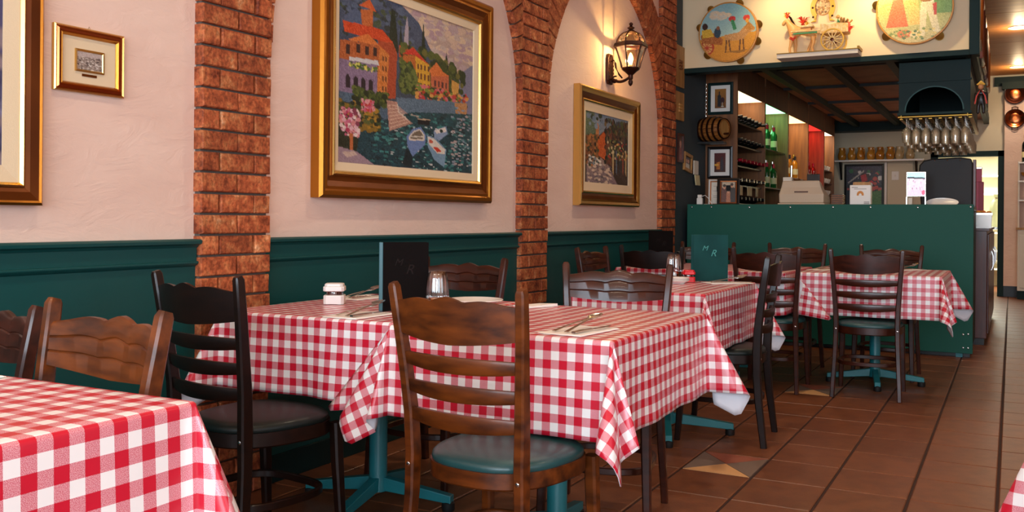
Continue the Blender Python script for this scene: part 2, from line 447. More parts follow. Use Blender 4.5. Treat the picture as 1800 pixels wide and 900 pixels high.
def window(n, loc, rz, w, h):
    t = thing('window_%d' % n, None, None, loc, rz); struct(t)
    f = .05; g = G()
    for a in ((-w / 2, -w / 2 + f, 0, h), (w / 2 - f, w / 2, 0, h), (-w / 2 + f, w / 2 - f, 0, f), (-w / 2 + f, w / 2 - f, h - f, h), (-.02, .02, f, h - f)):
        g.box(a[0], a[1], -.08, -.02, a[2], a[3])
    g.build('window_frame', 'green_dark', t); G().box(-w / 2 + f, w / 2 - f, -.055, -.05, f, h - f).build('pane', 'window_glass', t)
for k, (wx, ww) in enumerate(WINDOWS): window(k + 1, (wx, YF, .77), 0, ww, 1.9)
window(4, (XR, 1.2, .77), PI / 2, 2.6, 1.9)
# back wall with the kitchen doorway
DX0, DX1, DZ = -1.0, -.165, 2.05
g = G()
g.box(WX - .1, DX0, YB, YB + .1, 0, HC).box(DX1, XR + .1, YB, YB + .1, 0, HC).box(DX0, DX1, YB, YB + .1, DZ, HC)
struct(g.build('wall_back', 'back_wall_paint'))
g = G()
g.box(DX0 - .08, DX0 + .02, YB - .03, YB + .12, 0, DZ + .06).box(DX1 - .02, DX1 + .06, YB - .03, YB + .12, 0, DZ + .06).box(DX0 - .08, DX1 + .06, YB - .03, YB + .12, DZ - .02, DZ + .06)
struct(g.build('door_1', 'green_dark'))
struct(G().box(-.11, XR, YB - .02, YB, 0, .16).build('baseboard_back', 'black_satin'))
struct(G().box(-.24, XR, YB - .05, YB, HC - .16, HC - .03).build('trim_5', 'green_dark'))
# the cream corner pier beyond the passage
struct(G().box(-.105, .9, YB - .12, YB - .02, .16, 2.98).build('wall_pier', 'plaster'))
struct(G().box(-.14, .95, YB - .16, YB, 2.98, 3.08).build('trim_6', 'green_dark'))
# kitchen beyond the doorway
g = G(); g.box(-1.6, .5, 18.0, 18.1, 0, 2.8).box(-1.7, -1.6, YB + .1, 18.1, 0, 2.8).box(.5, .6, YB + .1, 18.1, 0, 2.8).box(-1.6, .5, YB + .1, 18.0, 2.75, 2.8)
struct(g.build('wall_kitchen', 'back_wall_paint'))

# ---- wainscot
def wainscot(n, y0, y1):
    o = struct(G().box(WX - .01, WX + .012, y0, y1, 0, .97).build('trim_%d' % n, 'green_paint'))
    g = G().box(WX, WX + .02, y0, y1, .908, .968); g.prism([(WX, .885), (WX + .022, .898), (WX + .030, .905), (WX + .030, .912), (WX, .915)], y0, y1, 'y')
    g2 = G(); prof = [(WX, .962), (WX + .022, .962), (WX + .030, .970), (WX + .045, .976), (WX + .048, .986), (WX + .040, .992), (WX, .993)]
    g2.prism(prof, y0, y1, 'y')
    g.build('rail_molding', 'green_paint', o, bevel=.002); g2.build('cap_rail', 'green_paint', o)
    G().box(WX, WX + .022, y0, y1, 0, .11).build('base_molding', 'green_dark', o, bevel=.003)
P1, P2, P3 = (2.51, 2.87), (5.05, 5.41), (7.62, 7.98)
wainscot(1, YF, P1[0]); wainscot(2, P1[1], P2[0]); wainscot(3, P2[1], P3[0])

# ---- brick pillars and arches
def brick_geo(w, h, x0=WX - .01, x1=WX + .043, c=.004, seed=0):
    """brick with its long side along y, from the origin corner, chamfered and slightly uneven face"""
    r = random.Random(seed); g = G()
    j = lambda: r.uniform(-.0025, .0025)
    rings = [[(x0, 0, 0), (x0, w, 0), (x0, w, h), (x0, 0, h)], [(x1 - c, 0, 0), (x1 - c, w, 0), (x1 - c, w, h), (x1 - c, 0, h)],
             [(x1 + j(), c, c), (x1 + j(), w - c, c), (x1 + j(), w - c, h - c), (x1 + j(), c, h - c)]]
    g.loft(rings); return g
def brickmat(name):
    m = bpy.data.materials.new(name); m.use_nodes = True; nt = m.node_tree; N = nt.nodes; L = nt.links
    b = N['Principled BSDF']; b.inputs['Roughness'].default_value = .7; b.inputs['Specular IOR Level'].default_value = .3
    tc = N.new('ShaderNodeTexCoord'); oi = N.new('ShaderNodeObjectInfo'); cb = N.new('ShaderNodeCombineXYZ')
    for i in range(3): L.new(oi.outputs['Random'], cb.inputs[i])
    ad = N.new('ShaderNodeVectorMath'); ad.operation = 'MULTIPLY_ADD'; ad.inputs[1].default_value = (31.7, 17.3, 45.1)
    L.new(cb.outputs[0], ad.inputs[0]); L.new(tc.outputs['Object'], ad.inputs[2])
    n1 = N.new('ShaderNodeTexNoise'); n1.inputs['Scale'].default_value = 13; n1.inputs['Detail'].default_value = 6; n1.inputs['Roughness'].default_value = .7
    n2 = N.new('ShaderNodeTexNoise'); n2.inputs['Scale'].default_value = 75; n2.inputs['Detail'].default_value = 3
    L.new(ad.outputs[0], n1.inputs['Vector']); L.new(ad.outputs[0], n2.inputs['Vector'])
    r = N.new('ShaderNodeValToRGB'); e = r.color_ramp.elements
    e[0].position = .32; e[0].color = srgb('6a2c18') + (1,); e[1].position = .74; e[1].color = srgb('e6b488') + (1,)
    q = e.new(.50); q.color = srgb('ab5833') + (1,)
    q = e.new(.62); q.color = srgb('c47a4a') + (1,)
    L.new(n1.outputs['Fac'], r.inputs[0])
    r2 = N.new('ShaderNodeMapRange'); r2.inputs['From Min'].default_value = .35; r2.inputs['From Max'].default_value = .6; r2.inputs['To Min'].default_value = .66; r2.inputs['To Max'].default_value = 1.15
    L.new(n2.outputs['Fac'], r2.inputs[0])
    mr = N.new('ShaderNodeMapRange'); mr.inputs['To Min'].default_value = .78; mr.inputs['To Max'].default_value = 1.15; L.new(oi.outputs['Random'], mr.inputs[0])
    mu = N.new('ShaderNodeMath'); mu.operation = 'MULTIPLY'; L.new(r2.outputs[0], mu.inputs[0]); L.new(mr.outputs[0], mu.inputs[1])
    hv = N.new('ShaderNodeHueSaturation'); L.new(r.outputs[0], hv.inputs['Color']); L.new(mu.outputs[0], hv.inputs['Value']); L.new(hv.outputs[0], b.inputs['Base Color'])
    bp = N.new('ShaderNodeBump'); bp.inputs['Strength'].default_value = .6; bp.inputs['Distance'].default_value = .006
    L.new(n2.outputs['Fac'], bp.inputs['Height']); L.new(bp.outputs[0], b.inputs['Normal'])
    MATS[name] = m
brickmat('brick')
CH = .0775; MJ = .009
BW = .36
full = [brick_geo((BW - MJ) / 2, CH - MJ, seed=s).mesh('brick', 'brick') for s in range(4)]
half = [brick_geo((BW - 2 * MJ) / 4 - .0005, CH - MJ, seed=s + 9).mesh('brick', 'brick') for s in range(4)]
mid = [brick_geo((BW - 2 * MJ) / 2, CH - MJ, seed=s + 20).mesh('brick', 'brick') for s in range(4)]
def pillar(y0, label):
    t = thing('brick_pillar', None, None, (0, y0, 0)); struct(t); t['label'] = label
    G().box(WX - .01, WX + .026, .007, BW - .007, 0, HC).build('mortar_core', 'mortar', t)
    k = 0
    while (k + 1) * CH <= HC:
        z = k * CH + MJ / 2; r = random.random
        if k % 2:
            xs_ = [(0, full), ((BW + MJ) / 2, full)]
        else:
            h = (BW - 2 * MJ) / 4; xs_ = [(0, half), (h + MJ, mid), (3 * h + 2 * MJ, half)]
        for y, ms in xs_:
            link_copy('brick', random.choice(ms), t, (random.uniform(-.004, .003), y + random.uniform(-.002, .002), z))
        k += 1
pillar(P1[0], 'brick pillar between the small gilt frame and the harbour painting')
pillar(P2[0], 'brick pillar between the harbour painting and the street painting')
pillar(P3[0], 'brick pillar beside the bar counter')
def clip(poly, axis, lim, keep_less):
    out = []
    for a, b in zip(poly, poly[1:] + poly[:1]):
        ia = (a[axis] <= lim) if keep_less else (a[axis] >= lim); ib = (b[axis] <= lim) if keep_less else (b[axis] >= lim)
        if ia: out.append(a)
        if ia != ib:
            t = (lim - a[axis]) / (b[axis] - a[axis]); out.append((a[0] + (b[0] - a[0]) * t, a[1] + (b[1] - a[1]) * t))
    return out
def arch(y0, y1, label):
    t = thing('brick_arch', None, None, (0, 0, 0)); struct(t); t['label'] = label
    cy = (y0 + y1) / 2; hw = (y1 - y0) / 2; Ri = hw - .003; Ro = Ri + .29; zc = 1.765
    n = int(PI * Ri / .079); core = G()
    for k in range(n):
        a0 = PI * k / n; a1 = PI * (k + 1) / n; e = MJ / 2 / Ri
        for (b0, b1, ri, ro, core_) in ((a0 + e, a1 - e, Ri, Ro, False), (a0, a1, Ri + .008, Ro - .006, True)):
            am = (b0 + b1) / 2
            poly = [(cy + ri * math.cos(b0), zc + ri * math.sin(b0)), (cy + ro * math.cos(b0), zc + ro * math.sin(b0)), (cy + ro * math.cos(am), zc + ro * math.sin(am)),
                    (cy + ro * math.cos(b1), zc + ro * math.sin(b1)), (cy + ri * math.cos(b1), zc + ri * math.sin(b1)), (cy + ri * math.cos(am), zc + ri * math.sin(am))]
            poly = clip(poly, 0, y1 - .002, True); poly = clip(poly, 0, y0 + .002, False) if poly else poly
            poly = clip(poly, 1, HC, True) if poly else poly
            if len(poly) < 3: continue
            ar = abs(sum(p[0] * q[1] - q[0] * p[1] for p, q in zip(poly, poly[1:] + poly[:1]))) / 2
            if ar < 1e-4: continue
            if core_: core.prism(poly, WX - .01, WX + .026, 'x')
            else:
                cx = sum(p[0] for p in poly) / len(poly); cz = sum(p[1] for p in poly) / len(poly)
                p2 = [(cx + (p[0] - cx) * .96, cz + (p[1] - cz) * .96) for p in poly]
                f = WX + .043 + random.uniform(-.003, .003); g = G()
                g.loft([[(WX - .01, p[0], p[1]) for p in poly], [(f - .004, p[0], p[1]) for p in poly], [(f, p[0], p[1]) for p in p2]])
                g.build('arch_brick', 'brick', t)
    core.build('mortar_core', 'mortar', t)
arch(P1[1], P2[0], 'brick arch over the harbour painting')
arch(P2[1], P3[0], 'brick arch over the wall lantern and street painting')

# ---- ceiling: wide timber boards laid across the room
ceil = struct(G().box(WX - .1, XR + .1, YF - .1, YB + .1, HC + .02, HC + .08).build('ceiling', 'ceiling_paint'))
y = YF - .1; pm = G().box(WX - .1, XR + .1, .006, .894, 0, .02).mesh('plank', 'ceiling_wood')
while y < YB:
    link_copy('plank', pm, ceil, (0, y, HC)); y += .9

# ---- the bar header above the counter
HX0, HX1, HY = WX, -.31, 8.28
hd = struct(G().box(HX0, HX1, HY, HY + .1, 2.44, HC).build('wall_header', 'header_cream'))
G().box(HX0, HX1 + .02, HY - .015, HY + .12, 2.395, 2.44).build('bottom_trim', 'green_dark', hd, bevel=.004)
G().box(HX1, HX1 + .075, HY - .02, HY + .12, 2.395, HC).build('corner_post', 'green_dark', hd, bevel=.004)
hs = struct(G().box(HX1 - .03, HX1 + .05, HY + .12, 12.6, 2.40, HC).build('wall_header_side', 'green_dark'))
# bar soffit: brown panels between green beams and thin black strips
sof = struct(G().box(HX0, HX1, HY + .1, YB, 2.60, 2.64).build('ceiling_bar', 'black'))
bx = [-2.338, -2.09, -1.52, -.98, -.34]; by = [8.38, 9.45, 10.9, 12.35, 13.8, 15.4]
mat('soffit_panel', 'b0724c', .6, c2='955a38', nscale=5)
for i in range(len(bx) - 1):
    for j in range(len(by) - 1):
        G().box(bx[i] + .02, bx[i + 1] - .02, by[j] + .02, by[j + 1] - .02, 2.575, 2.60).build('soffit_panel', 'soffit_panel', sof)
for x in bx[1:]: G().box(x - .035, x + .035, HY + .1, YB, 2.50, 2.60).build('beam', 'green_dark', sof)
for y in by[1:-1]: G().box(-2.30, -.34, y - .02, y + .02, 2.545, 2.59).build('strip', 'black', sof)
G().box(HX0, -.9, YB - .28, YB, 2.44, 2.60).build('end_beam', 'green_dark', sof)
# ================================================================== CHAIRS
POST = [(0, .192, -.225), (.10, .188, -.212), (.22, .182, -.197), (.34, .177, -.188), (.45, .175, -.187), (.56, .179, -.192), (.68, .187, -.206), (.79, .196, -.221), (.895, .204, -.237)]
def post_at(z):
    for a, b in zip(POST, POST[1:]):
        if z <= b[0]:
            t = (z - a[0]) / (b[0] - a[0]); return a[1] + (b[1] - a[1]) * t, a[2] + (b[2] - a[2]) * t
    return POST[-1][1:]
def crest_top(s):
    """wavy upper edge of the top rail, s from -1 to 1"""
    a = abs(s); z = .858 + .012 * (1 - a) ** .7
    z += .010 * math.exp(-(a / .17) ** 2) * 1.0 + .007 * math.exp(-((a - .55) / .22) ** 2)
    return z - .004 * math.exp(-((a - .26) / .05) ** 2)
def outline(wf, wr, y0, y1, n=44, p=2.6):
    pts = []
    for i in range(n):
        a = 2 * PI * i / n; c, s_ = math.cos(a), math.sin(a)
        x = abs(c) ** (2 / p) * (1 if c > 0 else -1); y = abs(s_) ** (2 / p) * (1 if s_ > 0 else -1)
        w = wr + (wf - wr) * (y + 1) / 2
        pts.append((x * w / 2, (y0 + y1) / 2 + y * (y1 - y0) / 2))
    return pts
def make_chair(wood, vinyl, label):
    t = thing('dining_chair', label, 'chair')
    for s in (-1, 1):
        path = [(s * x, y, z) for z, x, y in POST]
        sec = [(.030 - .004 * abs(z - .45) / .45, .030 + .012 * (1 - abs(z - .45) / .45)) for z, _, _ in POST]
        path.append((s * (POST[-1][1] + .0005), POST[-1][2] - .003, .905)); sec.append((.018, .022))
        o = G().tube(path, None, sq=sec, up=(0, 1, 0)).build('back_post', wood, t, smooth=True)
        bx_, by_ = post_at(.418)
        G().sphere((s * bx_, by_ - .019, .418), .007, 8, (1, .5, 1)).build('bolt', 'chrome', o, smooth=True)
        g = G().tube([(s * .178, .165, .418), (s * .180, .170, .3), (s * .186, .182, .1), (s * .190, .190, 0)], None, sq=[(.036, .036), (.035, .035), (.029, .029), (.025, .025)], up=(0, 1, 0))
        g.build('front_leg', wood, t, smooth=True)
    # top rail, bowed backwards, with two shallow grooves on the front
    n = 37; rings = []
    for i in range(n):
        s = -1 + 2 * i / (n - 1); z1 = crest_top(s); z0 = .768 - .012 * (1 - s * s) + .006 * abs(s)
        bow = -.040 * (1 - s * s); ring = []
        prof = [(0, .0), (.30, .0), (.33, .003), (.36, 0), (.62, 0), (.65, .003), (.68, 0), (.93, 0), (1, .005)]
        for q, gr in prof:
            z = z0 + (z1 - z0) * q; px, py = post_at(z); ring.append((s * (px - .006), py + bow + .010 - gr, z))
        for q in (1, .5, 0):
            z = z0 + (z1 - z0) * q; px, py = post_at(z); ring.append((s * (px - .006), py + bow - (.010 if q < 1 else .006), z))
        rings.append(ring)
    G().loft(rings).build('top_rail', wood, t, smooth=True)
    for zc, hh in ((.706, .040), (.632, .040), (.556, .042)):
        rings = []
        for i in range(21):
            s = -1 + 2 * i / 20; h = hh * (.78 + .22 * (1 - s * s)); bow = -.034 * (1 - s * s); sag = .006 * (1 - s * s)
            z0, z1 = zc - h / 2 - sag, zc + h / 2 - sag * .4; ring = []
            for z, dy in ((z0, .006), (z0 + .006, .009), (z1 - .006, .009), (z1, .006), (z1, -.006), (z1 - .006, -.009), (z0 + .006, -.009), (z0, -.006)):
                px, py = post_at(z); ring.append((s * (px - .006), py + bow + dy, z))
            rings.append(ring)
        G().loft(rings).build('slat', wood, t, smooth=True)
    a = outline(.425, .355, -.205, .205); b = outline(.415, .345, -.20, .20); c = outline(.38, .31, -.18, .18)
    g = G(); g.loft([[(x, y, .383) for x, y in b], [(x, y, .388) for x, y in a], [(x, y, .428) for x, y in a], [(x, y, .430) for x, y in c]])
    g.build('seat_frame', wood, t, smooth=True)
    r = []
    for f, z in ((.97, .427), (.985, .434), (.975, .444), (.93, .452), (.82, .458), (.5, .462), (.15, .463)):
        r.append([(x * f, y * f, z) for x, y in a])
    G().loft(r).build('seat_cushion', vinyl, t, smooth=True)
    ring = [(x, y, .205) for x, y in outline(.36, .345, -.185, .165, 36, 3.2)]
    G().tube(ring, None, sq=(.016, .024), loop=True).build('stretcher_hoop', wood, t, smooth=True)
    return t
CH_MID = make_chair('wood_mid', 'vinyl_teal', '-'); CH_DARK = make_chair('wood_dark', 'vinyl_teal', '-'); CH_BLACK = make_chair('wood_black', 'vinyl_dark', '-')
USED = set(); SEATS = []
def chair(proto, x, y, deg, label, scale=1.):
    """x, y: middle of the backrest top on the floor plan; deg: 0 faces +y"""
    rz = math.radians(deg); off = Vector((0, -.235 * scale, 0)); off.rotate(Matrix.Rotation(rz, 3, 'Z'))
    loc = (x - off.x, y - off.y, 0)
    if proto.name not in USED:
        USED.add(proto.name); o = proto; o.location = loc; o.rotation_euler = (0, 0, rz)
    else: o = dup(proto, loc, rz)
    o['label'] = label; o['group'] = 'ladder back dining chairs'; o.scale = (scale,) * 3
    SEATS.append((loc[0], loc[1], rz, scale))
    return o
chair(CH_MID, -1.255, 2.065, -6, 'warm brown ladder-back chair, all four slats and teal seat visible, at aisle table')
chair(CH_MID, -1.556, 1.25, 170, 'warm brown chair with scalloped top rail, mostly hidden behind checked cloth')
chair(CH_DARK, -2.125, 1.39, 174, 'dark chair by green wainscot, next to warm brown scalloped chair', .965)
chair(CH_BLACK, -2.16, 2.06, -9, 'black-brown ladder-back chair with dark seat beside first brick pillar')
chair(CH_DARK, -2.12, 3.56, 178, 'reddish brown chair back rising behind the fluted tumbler and white plate')
chair(CH_DARK, -1.352, 3.43, 191, 'glossy dark chair with grooved rail, backing onto table with red shaker')
chair(CH_DARK, -2.28, 5.36, -92, 'dark chair against wainscot facing across table with red shaker')
chair(CH_BLACK, -2.06, 5.82, 2, 'nearly black chair in front of wall table by last brick pillar')
chair(CH_DARK, -1.362, 5.98, 1, 'dark chair between the red shaker table and the long counter tables')
chair(CH_BLACK, -1.035, 4.695, 95, 'dark chair seen edge-on at aisle side of table with red shaker')
chair(CH_DARK, -.775, 6.03, 2, 'dark ladder-back chair standing full length over teal pedestal before counter')
chair(CH_DARK, -1.415, 7.22, 178, 'dark chair against green counter, second in from the counter corner')
chair(CH_DARK, -.765, 7.27, 179, 'dark chair against green counter, first in from the counter corner')
chair(CH_DARK, -2.07, 7.14, 178, 'dark chair against green counter, half hidden behind teal menu')

# ================================================================== TABLES
def make_table(label, x0, x1, y0, y1, h=.745, rz_base=45, arm=.30, cx=None, cy=None):
    cx = (x0 + x1) / 2 if cx is None else cx; cy = (y0 + y1) / 2 if cy is None else cy
    t = thing('dining_table', label, 'table', (cx, cy, 0), 0, 'pedestal dining tables')
    G().box(x0 - cx, x1 - cx, y0 - cy, y1 - cy, h - .034, h - .004).build('tabletop', 'wood_shelf', t, bevel=.006)
    G().lathe([(.040, .05), (.036, .10), (.034, .11), (.034, h - .06), (.10, h - .055), (.10, h - .034)], 20, cap=True).build('column', 'teal_metal', t, smooth=True)
    for k in range(4):
        a = math.radians(rz_base + 90 * k); M_ = Matrix.Rotation(a, 4, 'Z')
        g = G(); g.loft([[M_ @ Vector(p) for p in ((.0, -.018, .055), (.0, .018, .055), (.0, .018, .108), (.0, -.018, .108))],
                         [M_ @ Vector(p) for p in ((arm, -.018, .028), (arm, .018, .028), (arm, .018, .058), (arm, -.018, .058))]])
        o = g.build('base_arm', 'teal_metal', t, bevel=.003)
        G().lathe([(.022, 0), (.024, .006), (.024, .03), (.015, .035)], 12, c=(arm * .95 * math.cos(a), arm * .95 * math.sin(a), 0), cap=True).build('foot_pad', 'black_rubber', o, smooth=True)
    return t

def loop_dirs(ctrl, n):
    """closed run of unit directions around straight down whose arc length is a quarter turn (the flat corner of the cloth)"""
    P = [np.array(c, float) for c in ctrl]
    for _ in range(3):
        Q = [P[0]]
        for a, b in zip(P, P[1:]): Q += [a * .75 + b * .25, a * .25 + b * .75]
        Q.append(P[-1]); P = Q
    P = np.array(P); start, end = P[0].copy(), P[-1].copy()
    def dirs(k):
        q = P * k; q[0], q[-1] = start, end
        d = np.concatenate([q, -np.ones((len(q), 1))], 1); return d / np.linalg.norm(d, axis=1)[:, None]
    lo, hi = .05, 6.
    for _ in range(50):
        k = (lo + hi) / 2; d = dirs(k); L_ = np.arccos(np.clip((d[1:] * d[:-1]).sum(1), -1, 1)).sum()
        if L_ < PI / 2: lo = k
        else: hi = k
    d = dirs(k); s = np.concatenate([[0], np.cumsum(np.arccos(np.clip((d[1:] * d[:-1]).sum(1), -1, 1)))]); s *= (PI / 2) / s[-1]
    th = np.linspace(0, PI / 2, n); out = np.stack([np.interp(th, s, d[:, i]) for i in range(3)], 1)
    return out / np.linalg.norm(out, axis=1)[:, None]
T_ = .035
def seat_height(x, y):
    """height of the chair cushion under a floor plan point, or None"""
    for sx, sy, rz, sc in SEATS:
        dx, dy = (x - sx) / sc, (y - sy) / sc; c, s = math.cos(rz), math.sin(rz); lx, ly = c * dx + s * dy, -s * dx + c * dy
        w = .355 + .07 * (ly / .205 + 1) / 2; f = (abs(lx / (w / 2)) ** 2.6 + abs(ly / .205) ** 2.6) ** (1 / 2.6)
        if f < 1.05: return sc * float(np.interp(f, [0, .5, .82, .93, .975, 1.05], [.463, .462, .458, .452, .446, .442]))
    return None
STY = {'drop': [(T_, 0), (.34, -.01), (.40, .10), (.30, .17), (.06, .08), (.06, .06), (.08, .06), (.17, .30), (.10, .40), (-.01, .34), (0, T_)],
       'dropx': [(T_, 0), (.44, -.01), (.55, .14), (.42, .24), (.09, .12), (.06, .08), (.08, .10), (.12, .26), (.07, .32), (-.01, .26), (0, T_)],
       'dropy': [(T_, 0), (.26, -.01), (.32, .07), (.26, .12), (.10, .08), (.08, .06), (.12, .09), (.24, .42), (.14, .55), (-.01, .44), (0, T_)],
       'pleat': [(T_, 0), (.03, .10), (-.35, .13), (-.72, .12), (-.74, .07), (-.35, .07), (.02, .06), (.02, .045), (0, T_)],   # folded back flat along the y side
       'flare': [(T_, 0), (.35, .06), (.52, .40), (.40, .52), (.06, .35), (0, T_)]}
def tablecloth(label, x0, x1, y0, y1, L, styles, z=.745, wave=.006, offs=(0, 0), amp={}):
    """square vinyl cloth: flat top, four hanging sides and four corner folds; UV = flat cloth in metres"""
    cx, cy = (x0 + x1) / 2, (y0 + y1) / 2; a, b = (x1 - x0) / 2, (y1 - y0) / 2; r0 = .010
    V = []; UV = []; F = []; key = {}
    def vert(p, uv):
        k = (round(p[0], 5), round(p[1], 5), round(p[2], 5))
        if k in key: return key[k]
        key[k] = len(V); V.append(k); UV.append(uv); return key[k]
    nx, ny, nl = max(10, int(2 * a / .03)), max(10, int(2 * b / .03)), 15
    gx = np.linspace(-a, a, nx + 1); gy = np.linspace(-b, b, ny + 1)
    grid = [[vert((x, y, 0), (x, y)) for x in gx] for y in gy]
    for j in range(ny):
        for i in range(nx): F.append((grid[j][i], grid[j][i + 1], grid[j + 1][i + 1], grid[j + 1][i]))
    arc = r0 * PI / 2
    ps = [0, arc * .33, arc * .66, arc] + [arc + (L - arc) * (k / nl) for k in range(1, nl + 1)]
    rnd = random.Random(label); 
    def hang(p, h, D):
        """point p metres beyond the edge, h outward horizontal unit vector, D hanging direction"""
        if p <= arc: al = p / r0; return np.array([h[0] * r0 * math.sin(al), h[1] * r0 * math.sin(al), -r0 * (1 - math.cos(al))])
        return np.array([h[0] * r0, h[1] * r0, -r0]) + (p - arc) * np.array(D)
    for (ax, sgn) in ((0, 1), (0, -1), (1, 1), (1, -1)):
        g_ = gy if ax == 0 else gx; half = b if ax == 0 else a; ph = rnd.uniform(0, 6); prev = None
        w_ = amp.get((ax, sgn), wave)
        for t in g_:
            h = np.array([sgn, 0, 0.]) if ax == 0 else np.array([0, sgn, 0.])
            D = np.array([h[0] * T_, h[1] * T_, -1]); D /= np.linalg.norm(D)
            edge = np.array([sgn * a, t, 0]) if ax == 0 else np.array([t, sgn * b, 0])
            row = []
            for p in ps:
                q = edge + hang(p, h, D); fall = max(0, (p - arc) / L); env = math.cos(PI / 2 * t / half) ** .5 if abs(t) < half - 1e-6 else 0
                q = q + h * (w_ * fall ** 1.2 * env * (math.sin(t * 17 + ph) + .5 * math.sin(t * 31 + 2 * ph)))
                row.append(vert(q, (sgn * (a + p), t) if ax == 0 else (t, sgn * (b + p))))
            if prev:
                for i in range(len(ps) - 1): F.append((prev[i], prev[i + 1], row[i + 1], row[i]))
            prev = row
    nth = 26
    for (sx, sy), st in zip(((1, 1), (-1, 1), (-1, -1), (1, -1)), styles):
        dirs = loop_dirs(STY[st], nth); prev = None
        for k in range(nth):
            th = PI / 2 * k / (nth - 1); c_, s_ = math.cos(th), math.sin(th)
            D = np.array([dirs[k][0] * sx, dirs[k][1] * sy, dirs[k][2]])
            rm = L / max(c_, s_); row = []
            for i, p in enumerate(ps):
                r = p if p <= arc else arc + (p - arc) / (L - arc) * (rm - arc)
                q = np.array([sx * a, sy * b, 0]) + hang(r, np.array([sx * c_, sy * s_, 0]), D)
                row.append(vert(q, (sx * (a + r * c_), sy * (b + r * s_))))
            if prev:
                for i in range(len(ps) - 1):
                    f = [prev[i], prev[i + 1], row[i + 1], row[i]]
                    if len(set(f)) < 3: continue
                    F.append(tuple(dict.fromkeys(f)))
            prev = row
    for i, p in enumerate(V):                                       # the hem rests on chair seats pushed under the table
        hs_ = seat_height(p[0] + cx, p[1] + cy)
        if hs_ is not None and p[2] + z < hs_ + .004: V[i] = (p[0], p[1], hs_ + .004 - z)
    F = [f if sum(UV[i][0] * UV[j][1] - UV[j][0] * UV[i][1] for i, j in zip(f, f[1:] + f[:1])) > 0 else f[::-1] for f in F]   # winding from the flat cloth
    me = bpy.data.meshes.new('tablecloth'); me.from_pydata(V, [], F)
    ul = me.uv_layers.new(name='UVMap')
    for lp in me.loops: u = UV[lp.vertex_index]; ul.data[lp.index].uv = (u[0] + offs[0] + 5, u[1] + offs[1] + 5)
    me.materials.append(MATS['gingham']); me.materials.append(MATS['cloth_back'])
    me.polygons.foreach_set('use_smooth', [True] * len(me.polygons))
    o = bpy.data.objects.new('tablecloth', me); col.objects.link(o); o.location = (cx, cy, z + .001)
    sd = o.modifiers.new('thickness', 'SOLIDIFY'); sd.thickness = .0022; sd.offset = -1; sd.material_offset = 1; sd.material_offset_rim = 1
    return tag(o, label, 'tablecloth', 'red and white gingham tablecloths')

# (corner order of styles: +x+y, -x+y, -x-y, +x-y)
TABLES = [
 ('T1', -1.80, -1.185, .27, 1.12, .30, ('drop', 'drop', 'drop', 'drop'), 'table in front of warm brown scalloped chair', 'checked cloth on table in front of warm brown scalloped chair'),
 ('T2', -1.69, -.965, 2.405, 3.28, .282, ('dropx', 'pleat', 'dropx', 'dropy'), 'aisle table beside the wall table with tall black menu', 'checked cloth on aisle table, next to wall table with tall black menu'),
 ('T3', -2.47, -1.745, 2.475, 3.36, .27, ('pleat', 'drop', 'dropy', 'pleat'), 'wall table with square white shaker and tall black menu', 'checked cloth on wall table with square white shaker'),
 ('T4', -1.86, -1.215, 4.13, 5.06, .285, ('dropx', 'dropx', 'drop', 'dropy'), 'table with red shaker and teal menu', 'checked cloth on table with red shaker and teal menu'),
 ('T5', -1.215, -.375, 6.22, 7.08, .27, ('dropx', 'pleat', 'pleat', 'dropy'), 'table before the counter corner', 'checked cloth on table before the counter corner'),
 ('T6', -2.40, -1.27, 6.08, 6.98, .27, ('pleat', 'drop', 'drop', 'pleat'), 'wall table by last brick pillar', 'checked cloth on wall table by last brick pillar'),
 ('T7', .085, .85, 1.30, 2.10, .28, ('drop', 'drop', 'drop', 'drop'), 'table across the aisle', 'checked cloth on table across the aisle from brick wall'),
]
for nm, x0, x1, y0, y1, L_, st, l1, l2 in TABLES:
    kw = {}
    if nm == 'T4': kw = dict(rz_base=20, arm=.33)
    if nm in ('T1', 'T2', 'T3', 'T5'): kw = dict(rz_base=10)
    zt = {'T3': .742, 'T1': .775}.get(nm, .745)
    make_table('teal pedestal ' + l1, x0, x1, y0, y1, h=zt, **kw)
    tablecloth('red and white ' + l2, x0, x1, y0, y1, L_, st, z=zt, offs=(.013, .007), amp={'T2': {(0, -1): 0}, 'T3': {(1, -1): .010, (0, 1): 0}, 'T5': {(0, -1): 0}, 'T6': {(0, 1): 0}}.get(nm, {}))
# ================================================================== PICTURES ON THE LEFT WALL
def rect_ring(g, w, h, prof):
    """mitred frame: profile of (inset, height towards the viewer) around a w x h rectangle, facing -y"""
    rings = []
    for t, d in prof:
        x, z = w / 2 - t, h / 2 - t; rings.append([(-x, -d, -z), (x, -d, -z), (x, -d, z), (-x, -d, z)])
    g.loft(rings, loop=True)
    return g
def on_left_wall(name, label, cat, y, z, depth=.002):
    return thing(name, label, cat, (WX + depth, y, z), PI / 2)

